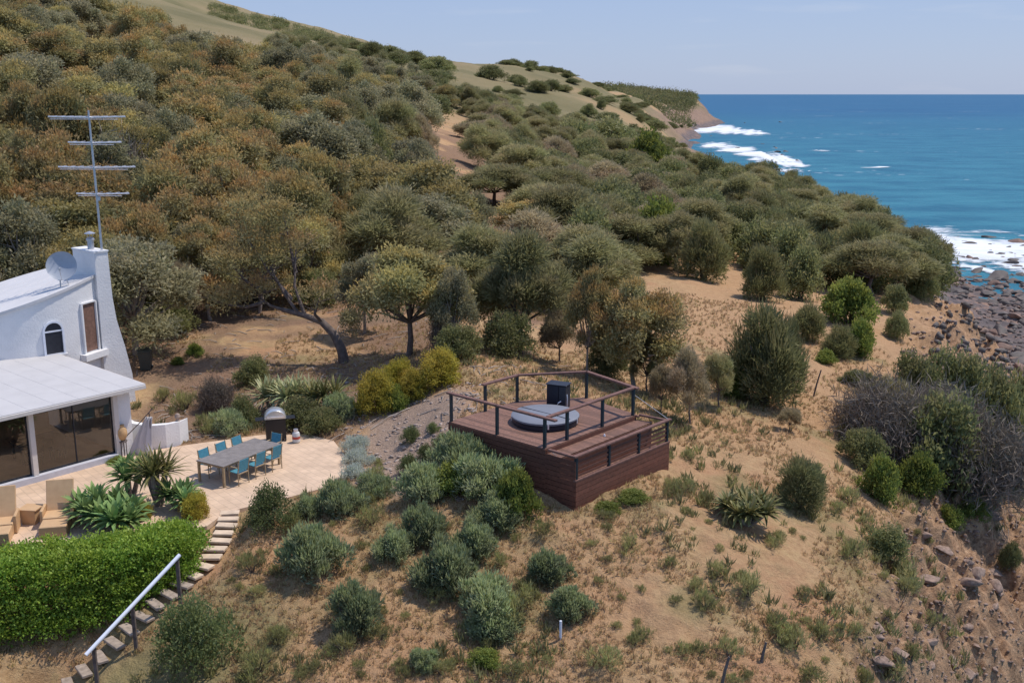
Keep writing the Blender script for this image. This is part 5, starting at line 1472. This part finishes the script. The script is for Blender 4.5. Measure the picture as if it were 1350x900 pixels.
# leaning gum beside the clearing: a bent trunk reaching left
def leaning_gum():
    g = gp(455, 478); d = g.y
    o = empty('leaning_gum', g, 0, 'twisted gum with a dark bent trunk leaning left over the bare clearing', 'tree')
    def q(px, py, dy=0.0):
        p = at_d(px, py, d + dy); return p - g
    r = np.random.default_rng(4); mb = MB()
    mb.tube([q(455, 482), q(450, 460), q(440, 440, .2), q(424, 424, .4), q(402, 416, .6), q(372, 408, .8)], [.27, .23, .20, .17, .14, .11], 10)
    ends = [(340, 390, 1.0), (355, 350, .9), (330, 320, 1.2), (390, 330, 1.4), (300, 402, .6), (375, 290, 1.6), (310, 355, .2), (420, 395, -.2)]
    starts = [(378, 410, .8), (395, 416, .6), (385, 395, .8), (402, 416, .6), (350, 398, .9), (390, 360, 1.1), (350, 385, 1.0), (424, 424, .4)]
    lob = []
    for (a, b_) in zip(starts, ends):
        A, B = q(*a), q(*b_); m_ = A.lerp(B, .5) + Vector((r.normal() * .15, r.normal() * .2, -.1))
        mb.tube([A, m_, B], [.10, .07, .035], 6)
        for k in range(7):
            s_ = m_.lerp(B, r.uniform(0, 1)); mb.tube([s_, s_ + Vector((r.normal() * .7, r.normal() * .6, r.uniform(0, .8)))], [.025, .006], 4, False)
        lob.append((B.x, B.y, B.z + .3, .95, .95, .55))
    lob += [(q(345, 300).x, 1.5, q(345, 300).z, 1.2, 1.1, .7), (q(300, 345).x, .8, q(300, 345).z, 1.1, 1.0, .6), (q(320, 280).x, 2.0, q(320, 280).z, 1.2, 1.1, .7)]
    mb.build('trunk', M['bark'], o, True)
    link(bpy.data.objects.new('crown', crown('crown', lob, 7500, .22, .07, M['gum_rust'], 8, fresh_h=.2, fresh_amt=.8, cl=.22)), o)
leaning_gum()

# ------------------------------------------------------------------ WOODS, tree by tree
def proj(x, y, z):
    dy = y * CP - (z - CAMZ) * SP; dz = y * SP + (z - CAMZ) * CP
    return 675 + F * x / dy, 450 - F * dz / dy
def in_poly(poly, px, py): return float(poly_sd(poly, np.array([px]), np.array([py]))[0]) < 0
CLEAR = [[(215, 505), (225, 448), (300, 412), (400, 398), (440, 372), (480, 372), (470, 400), (470, 480), (300, 505)],
         [(545, 156), (622, 156), (630, 300), (632, 400), (580, 400), (560, 260)],
         [(585, 360), (590, 290), (615, 290), (612, 360)],
         [(700, 470), (720, 430), (790, 430), (790, 475)]]
PLACED = list(HAND)
def wood(n, u0, u1, d0, d1, kinds, wr, hr, label, group, gap=0.62, test=None, seed=1, lp=1.0):
    r = random.Random(seed); made = 0; tries = 0
    while made < n and tries < n * 60:
        tries += 1
        d = math.exp(r.uniform(math.log(d0), math.log(d1))) if lp else r.uniform(d0, d1)
        u = (r.uniform(u0, u1) - 675) / 1380.0; x = u * d
        kind = r.choices([k for k, _ in kinds], [w for _, w in kinds])[0]
        w_ = r.uniform(*wr); h_ = r.uniform(*hr)
        if any((x - a) ** 2 + (d - b_) ** 2 < (gap * (w_ / 2 + c)) ** 2 for a, b_, c in PLACED): continue
        z = h1(x, d)
        if z < 4: continue
        px, py = proj(x, d, z)
        if any(in_poly(P, px, py) for P in CLEAR): continue
        if test and not test(px, py, x, d, z, h_): continue
        lab = label[kind] if isinstance(label, dict) else label
        plant_at(kind, (x, d, z - .05), w_, h_, lab, group[kind] if isinstance(group, dict) else group, rz=r.uniform(0, 6.28), var=r.randrange(60))
        PLACED.append((x, d, w_ / 2)); made += 1
    return made
cnt = []
cnt.append(wood(74, -40, 430, 49, 88, [('gum_rust', 6), ('gum_olive', 2), ('gum_grey', 2), ('dead', 0.8)], (5.4, 8.6), (5.0, 8.2),
     {'gum_rust': 'rust-topped gum in the wood just behind the white house', 'gum_olive': 'olive gum in the wood just behind the white house', 'gum_grey': 'grey-leaved gum in the wood just behind the white house', 'dead': 'leafless twiggy bush in the wood just behind the white house'},
     {'gum_rust': 'rust-topped gums behind the house', 'gum_olive': 'olive gums behind the house', 'gum_grey': 'grey gums behind the house', 'dead': 'leafless bushes behind the house'}, 0.54,
     test=lambda px, py, x, d, z, h: not (px < 175 and d < 54), seed=3))
cnt.append(wood(96, -40, 440, 88, 190, [('gum_rust', 6), ('gum_olive', 3), ('gum_grey', 2)], (6.0, 10.0), (5.0, 8.5),
     {'gum_rust': 'rust-topped gum high on the wooded hillside at left', 'gum_olive': 'olive gum high on the wooded hillside at left', 'gum_grey': 'grey-leaved gum high on the wooded hillside at left'},
     {'gum_rust': 'rust-topped gums on the hillside', 'gum_olive': 'olive gums on the hillside', 'gum_grey': 'grey gums on the hillside'}, 0.54, seed=4))
cnt.append(wood(84, 380, 620, 66, 330, [('gum_grey', 5), ('sheoak', 4), ('gum_olive', 2), ('dark_bush', 2)], (5.0, 9.5), (4.6, 8.0),
     {'gum_grey': 'grey-green gum in the darker wood in the middle of the hillside', 'sheoak': 'feathery olive tree in the darker wood in the middle of the hillside', 'gum_olive': 'golden-olive gum in the darker wood in the middle of the hillside', 'dark_bush': 'very dark rounded tree in the wood in the middle of the hillside'},
     {'gum_grey': 'grey gums mid hillside', 'sheoak': 'feathery trees mid hillside', 'gum_olive': 'golden gums mid hillside', 'dark_bush': 'dark rounded trees mid hillside'}, 0.52, seed=5))
cnt.append(wood(110, 600, 890, 60, 330, [('sheoak', 7), ('sheoak_brown', 2), ('dark_bush', 2)], (5.5, 8.5), (4.0, 6.0),
     {'sheoak': 'soft olive tree in the wood between the bare path and the spur', 'sheoak_brown': 'brownish tree in the wood between the bare path and the spur', 'dark_bush': 'dark green tree in the wood between the bare path and the spur'},
     {'sheoak': 'soft olive trees of the middle wood', 'sheoak_brown': 'brownish trees of the middle wood', 'dark_bush': 'dark trees of the middle wood'}, 0.52,
     test=lambda px, py, x, d, z, h: not (px > 800 and d < 84), seed=6))
cnt.append(wood(84, 890, 1225, 84, 230, [('dark_bush', 5), ('sheoak', 3), ('needle_bush', 4), ('sheoak_brown', 1)], (5.0, 8.0), (3.6, 5.6),
     {'dark_bush': 'dark green tree in the dense cover of the spur above the sea', 'sheoak': 'feathery olive tree in the dense cover of the spur above the sea', 'needle_bush': 'rounded olive bush in the dense cover of the spur above the sea', 'sheoak_brown': 'brownish tree in the dense cover of the spur above the sea'},
     {'dark_bush': 'dark trees on the spur', 'sheoak': 'feathery trees on the spur', 'needle_bush': 'olive bushes on the spur', 'sheoak_brown': 'brown trees on the spur'}, 0.50,
     test=lambda px, py, x, d, z, h: z > 15 and py < 395 - 0.0 * px and not (px < 985 and d < 92), seed=7))
cnt.append(wood(30, 420, 720, 250, 480, [('dark_bush', 5), ('needle_bush', 2)], (8, 14), (4, 6.5),
     'dark tree in the belt along the foot of the grassy hill', 'dark trees under the grassy hill', 0.6, test=lambda px, py, x, d, z, h: py > 62 + (px - 430) * 0.16 and py - h * F / d < 120 + 0 * px and (d < 340 or px < 600), seed=8))
cnt.append(wood(130, 650, 905, 300, 1300, [('dark_bush', 5), ('needle_bush', 3)], (4, 12), (2.2, 5),
     'isolated dark bush dotted over the dry headland slope', 'dark bushes on the headland slope', 0.9, seed=9))
for px, base_, wpx, hpx, lab in ((648, 97, 38, 18, 'largest lone dark tree on the grassy skyline'), (700, 102, 26, 12, 'lone dark tree on the skyline right of the largest one'), (716, 104, 20, 8, 'small dark tree on the skyline next to a bigger one')):
    d_ = 420.0 if px < 660 else 560.0
    x_ = ray(px, base_)[0] * d_; plant_at('dark_bush', (x_, d_, h1(x_, d_) - .3), wpx * d_ / F, hpx * d_ / F + 1, lab)
print('woods', cnt)

# far woods that read as one mass
def far_wood(name, label, pts, n, seed, size):
    r = np.random.default_rng(seed); lob = []
    for (px0, px1, d0, d1, m_) in pts:
        for q in range(m_):
            d = r.uniform(d0, d1); u = (r.uniform(px0, px1) - 675) / 1380.0; x = u * d; z = h1(x, d)
            if z < 6: continue
            s_ = r.uniform(*size); lob.append((x, d, z + s_ * .25, s_, s_, s_ * .75))
    me = crown(name, lob, n, size[0] * .38, size[0] * .22, M['dark_bush'], seed, per=8, cl=.2, shell=.3)
    o = link(bpy.data.objects.new(name, me)); o['kind'] = 'stuff'; o['label'] = label; o['category'] = 'woodland'
far_wood('distant_wood', 'dark band of woodland on the flank of the far ridge', [(300, 400, 690, 790, 70), (380, 440, 710, 790, 70), (430, 475, 730, 780, 36)], 36000, 3, (2.4, 4.6))
far_wood('distant_wood', 'dark scrub covering the top of the far headland', [(780, 905, 1400, 1850, 420), (820, 905, 1050, 1500, 90)], 60000, 4, (5, 11))

# low scrub dotted over the dry slope
r_ = random.Random(21); made = 0
while made < 130:
    px, py = r_.uniform(300, 1230), r_.uniform(600, 905)
    g = gp(px, py)
    if g.y > 45 or poly_sd(TERRACE, np.array([g.x]), np.array([g.y]))[0] < .8 or poly_sd(DECK, np.array([g.x]), np.array([g.y]))[0] < .5: continue
    if any((g.x - a) ** 2 + (g.y - b_) ** 2 < (c * .8) ** 2 for a, b_, c in PLACED): continue
    if min(math.hypot(g.x - q[0], g.y - q[1]) for q in STEPS) < 1.3: continue
    w_ = .35 + .75 * r_.random() ** 2
    plant_at('scrub', (g.x, g.y, g.z - .04), w_, w_ * r_.uniform(.35, .65), 'small low scrub dotted over the dry slope around the deck', 'low scrub on the dry slope', name='scrub_plant')
    made += 1

# ------------------------------------------------------------------ fence posts
for (px, top, base_, lean, lab) in ((1076, 487, 523, 10, 'thin leaning fence post on the bare slope above the dead thicket'),
                                    (955, 862, 905, 12, 'dark leaning stake near the bottom edge of the photo'),
                                    (1006, 845, 872, 8, 'short leaning stake right of the one at the bottom edge')):
    g = gp(px - lean / 2, base_); hgt_ = (base_ - top) * g.y / F * 1.03
    o = empty('fence_post', g, 0, lab, 'post')
    mb = MB(); mb.tube([(0, 0, -.3), (lean * g.y / F * .5, 0, hgt_ * .5), (lean * g.y / F, .05, hgt_)], [.045, .04, .032], 7); mb.build('post', M['bark'], o, True)
g = gp(739, 843); o = empty('marker_peg', g, 0, 'short white peg below the lower leafy shrub on the slope', 'peg')
mb = MB(); mb.tube([(0, 0, -.2), (0, 0, .5)], .035, 8); mb.build('peg', M['white_rail'], o)

# ------------------------------------------------------------------ rocks
def rock_mesh(seed, sub=3):
    r = np.random.default_rng(seed); bm_ = __import__('bmesh').new()
    __import__('bmesh').ops.create_icosphere(bm_, subdivisions=sub, radius=1.0)
    V = np.array([v.co[:] for v in bm_.verts]); Fq_ = np.array([[v.index for v in f.verts] for f in bm_.faces]); bm_.free()
    for k in range(16):
        nrm = rdir(1, r)[0]; c = r.uniform(.45, .85); dd_ = V @ nrm; over = np.clip(dd_ - c, 0, None); V -= over[:, None] * nrm * .92
    V *= 1 + .12 * fbm(V[:, 0] * 2 + V[:, 2] * 1.7 + 5, V[:, 1] * 2 - V[:, 2], seed, 4)[:, None]
    V *= np.array([1.15, .9, .62])
    return np_mesh('boulder', V, Fq_, M['rock'], smooth=False)
M['brown_rock'] = simple('brown_rock', (0.27, 0.185, 0.14), 0.9, var=0.45, scale=3, bmp=0.6)
RK = [rock_mesh(200 + k) for k in range(7)]
RB = []
for me in RK[:4]:
    m2 = me.copy(); m2.materials[0] = M['brown_rock']; RB.append(m2)
r = random.Random(12); made = 0
def boulder(x, y, z, s, lab, grp, m=None):
    o = bpy.data.objects.new('boulder', r.choice(m or RK)); o.location = (x, y, z); s_ = s
    o.scale = (s_ * r.uniform(.8, 1.4), s_ * r.uniform(.7, 1.2), s_ * r.uniform(.6, 1.1)); o.rotation_euler = (r.uniform(-.3, .3), r.uniform(-.3, .3), r.uniform(0, 6.28))
    link(o); tag(o, lab, 'rock', grp); return o
while made < 110:
    px, py = r.uniform(1205, 1365), r.uniform(312, 400)
    p = at_z(px, py, 0.0); zg = h1(p.x, p.y)
    if zg > 1.6: continue
    boulder(p.x, p.y, max(zg, -.25), r.uniform(.9, 1.6) + 1.6 * r.random() ** 3, 'dark wet rock standing in the surf below the cliff', 'rocks in the near surf'); made += 1
made = 0
while made < 120:
    px, py = r.uniform(1225, 1375), r.uniform(360, 505)
    p = gp(px, py)
    if p.z > 9 or p.z < -.3: continue
    boulder(p.x, p.y, p.z, 0.35 + 1.9 * r.random() ** 3, 'rock lying on the stony shore below the cliff', 'rocks on the stony shore'); made += 1
made = 0
while made < 16:
    px, py = r.uniform(895, 1060), r.uniform(160, 215)
    if abs(py - (165 + (px - 890) * .3)) > 14 and py > 170: continue
    p = at_z(px, py, 0.0)
    boulder(p.x, p.y, -.3, r.uniform(1.5, 4), 'dark reef rock in the white water off the far headland', 'reef rocks off the headland'); made += 1
made = 0
while made < 50:
    px, py = r.uniform(1150, 1350), r.uniform(430, 895)
    p = gp(px, py)
    if cliffness(p.x / p.y, p.y, p.z) < .4 or p.y > 130: continue
    boulder(p.x, p.y, p.z, r.uniform(.15, .5) * (p.y / 40) ** .5, 'brown rock poking out of the eroded gully side', 'rocks on the gully side', RB); made += 1

# ------------------------------------------------------------------ ground cover nobody could count
def tufts(name, label, n, test, mat, L, Wd, per, seed, rows=None):
    r = np.random.default_rng(seed)
    pxs = r.uniform(-40, 1390, n * 3); u = (pxs - 675) / 1330
    d = np.exp(r.uniform(math.log(21), math.log(72), n * 3)); x = u * d
    z = hgt(x, d); ok = test(x, d, z, u); x, d, z = x[ok][:n], d[ok][:n], z[ok][:n]
    k = np.repeat(np.arange(len(x)), per); m_ = len(k)
    P = np.stack([x[k] + r.normal(size=m_) * L * .35, d[k] + r.normal(size=m_) * L * .35, z[k] - .02], -1)
    ax = .55 * rdir(m_, r); ax[:, 2] = np.abs(ax[:, 2]) + .75
    sc = (r.uniform(.5, 1.5, len(x)) * (1 + d / 70))[k][:, None]
    V, Fq_ = leaves(P, ax, L * sc, Wd * sc, r)
    tr = r.random(len(x))[k]
    at = np.repeat(np.stack([np.clip(tr * .6 + .4 * r.random(m_), 0, 1), (tr > .72) * .8 * r.random(m_), r.random(m_)], -1), 4, axis=0)
    me = np_mesh(name, V, Fq_, mat, {'leaf': at}); o = link(bpy.data.objects.new(name, me))
    o['kind'] = 'stuff'; o['label'] = label; o['category'] = 'ground cover'
BED = [tuple(gp(*p).xy) for p in ((462, 640), (470, 560), (560, 515), (640, 520), (600, 560), (600, 600), (520, 660))]
def open_ground(x, d, z, u):
    ok = (poly_sd(TERRACE, x, d) > .25) & (poly_sd(BED, x, d) > 0) & (poly_sd(DECK, x, d) > .1) & (poly_sd(HOUSE, x, d) > .2)
    for a, b_ in zip(STEPS[:-1], STEPS[1:]):
        ex, ey = b_[0] - a[0], b_[1] - a[1]; t = np.clip(((x - a[0]) * ex + (d - a[1]) * ey) / (ex * ex + ey * ey), 0, 1)
        ok &= np.hypot(x - a[0] - t * ex, d - a[1] - t * ey) > .42
    return ok
tufts('dry_grass', 'dry straw-coloured grass over the slope', 30000, lambda x, d, z, u: open_ground(x, d, z, u) & (fbm(x / 4, d / 4, 131) > -.16) & (cliffness(u, d, z) < .5) & ((d < 40) | (fbm(x / 7, d / 7, 133) > -.09)), M['dry'], .085, .02, 7, 5)
tufts('dry_weeds', 'grey-green weeds scattered over the near slope', 1500, lambda x, d, z, u: open_ground(x, d, z, u) & (fbm(x / 3, d / 3, 137) > .08) & (d < 46), M['scrub'], .20, .03, 16, 6)
def sticks(name, label, n, seed):
    r = np.random.default_rng(seed); V = []; Fq_ = []
    P = []
    for q in range(n):
        g = gp(r.uniform(180, 760), r.uniform(385, 590))
        if poly_sd(TERRACE, np.array([g.x]), np.array([g.y]))[0] < .4 or poly_sd(DECK, np.array([g.x]), np.array([g.y]))[0] < .3 or poly_sd(HOUSE, np.array([g.x]), np.array([g.y]))[0] < .5: continue
        P.append(g)
    mb = MB()
    for g in P:
        a = r.uniform(0, 6.28); L = r.uniform(.25, 1.1); e = g + Vector((math.cos(a) * L, math.sin(a) * L, 0)); e.z = h1(e.x, e.y) + .04; m_ = g.lerp(e, .5) + Vector((r.normal() * .06, r.normal() * .06, .06))
        mb.tube([g + Vector((0, 0, .02)), m_, e], [.022, .02, .008], 4)
    o = mb.build(name, M['pale_bark']); o['kind'] = 'stuff'; o['label'] = label; o['category'] = 'sticks'
sticks('fallen_sticks', 'fallen sticks and bark littering the ground under the gums', 420, 9)
def rubble(name, label, n, poly_px, size, seed, mat):
    r = np.random.default_rng(seed); base_ = rock_mesh(300 + seed, 1); nv = len(base_.vertices)
    bv = np.empty(nv * 3); base_.vertices.foreach_get('co', bv); bv = bv.reshape(-1, 3)
    bf = np.array([list(p.vertices) for p in base_.polygons])
    x0, x1, y0, y1 = poly_px; V = []; Fq_ = []
    for q in range(n):
        p = gp(r.uniform(x0, x1), r.uniform(y0, y1))
        if name == 'rock_mulch' and (float(poly_sd(TERRACE, np.array([p.x]), np.array([p.y]))[0]) < .1 or float(poly_sd(DECK, np.array([p.x]), np.array([p.y]))[0]) < .1): continue
        if name != 'rock_mulch' and cliffness(p.x / p.y, p.y, p.z) < .3 and p.z > 3: continue
        a = r.uniform(0, 6.28); s_ = size * r.uniform(.4, 1.4) * (1 if name == 'rock_mulch' else p.y / 60); c, s2 = math.cos(a), math.sin(a)
        W_ = bv * s_ * r.uniform(.7, 1.2, 3); W_ = np.stack([W_[:, 0] * c - W_[:, 1] * s2, W_[:, 0] * s2 + W_[:, 1] * c, W_[:, 2]], -1) + np.array(p)
        Fq_.append(bf + len(V) * nv); V.append(W_)
    me = np_mesh(name, np.concatenate(V), np.concatenate(Fq_), mat); o = link(bpy.data.objects.new(name, me))
    o['kind'] = 'stuff'; o['label'] = label; o['category'] = 'stones'
rubble('rock_mulch', 'pinkish stones covering the garden bed between terrace and deck', 600, (455, 640, 505, 660), .11, 2, M['stone'])
rubble('cliff_rubble', 'loose brown rubble on the eroded gully side', 1500, (1100, 1352, 400, 900), .16, 3, M['brown_rock'])
rubble('shore_rubble', 'broken grey and brown stones of the shore', 260, (1225, 1352, 360, 500), .30, 4, M['rock'])
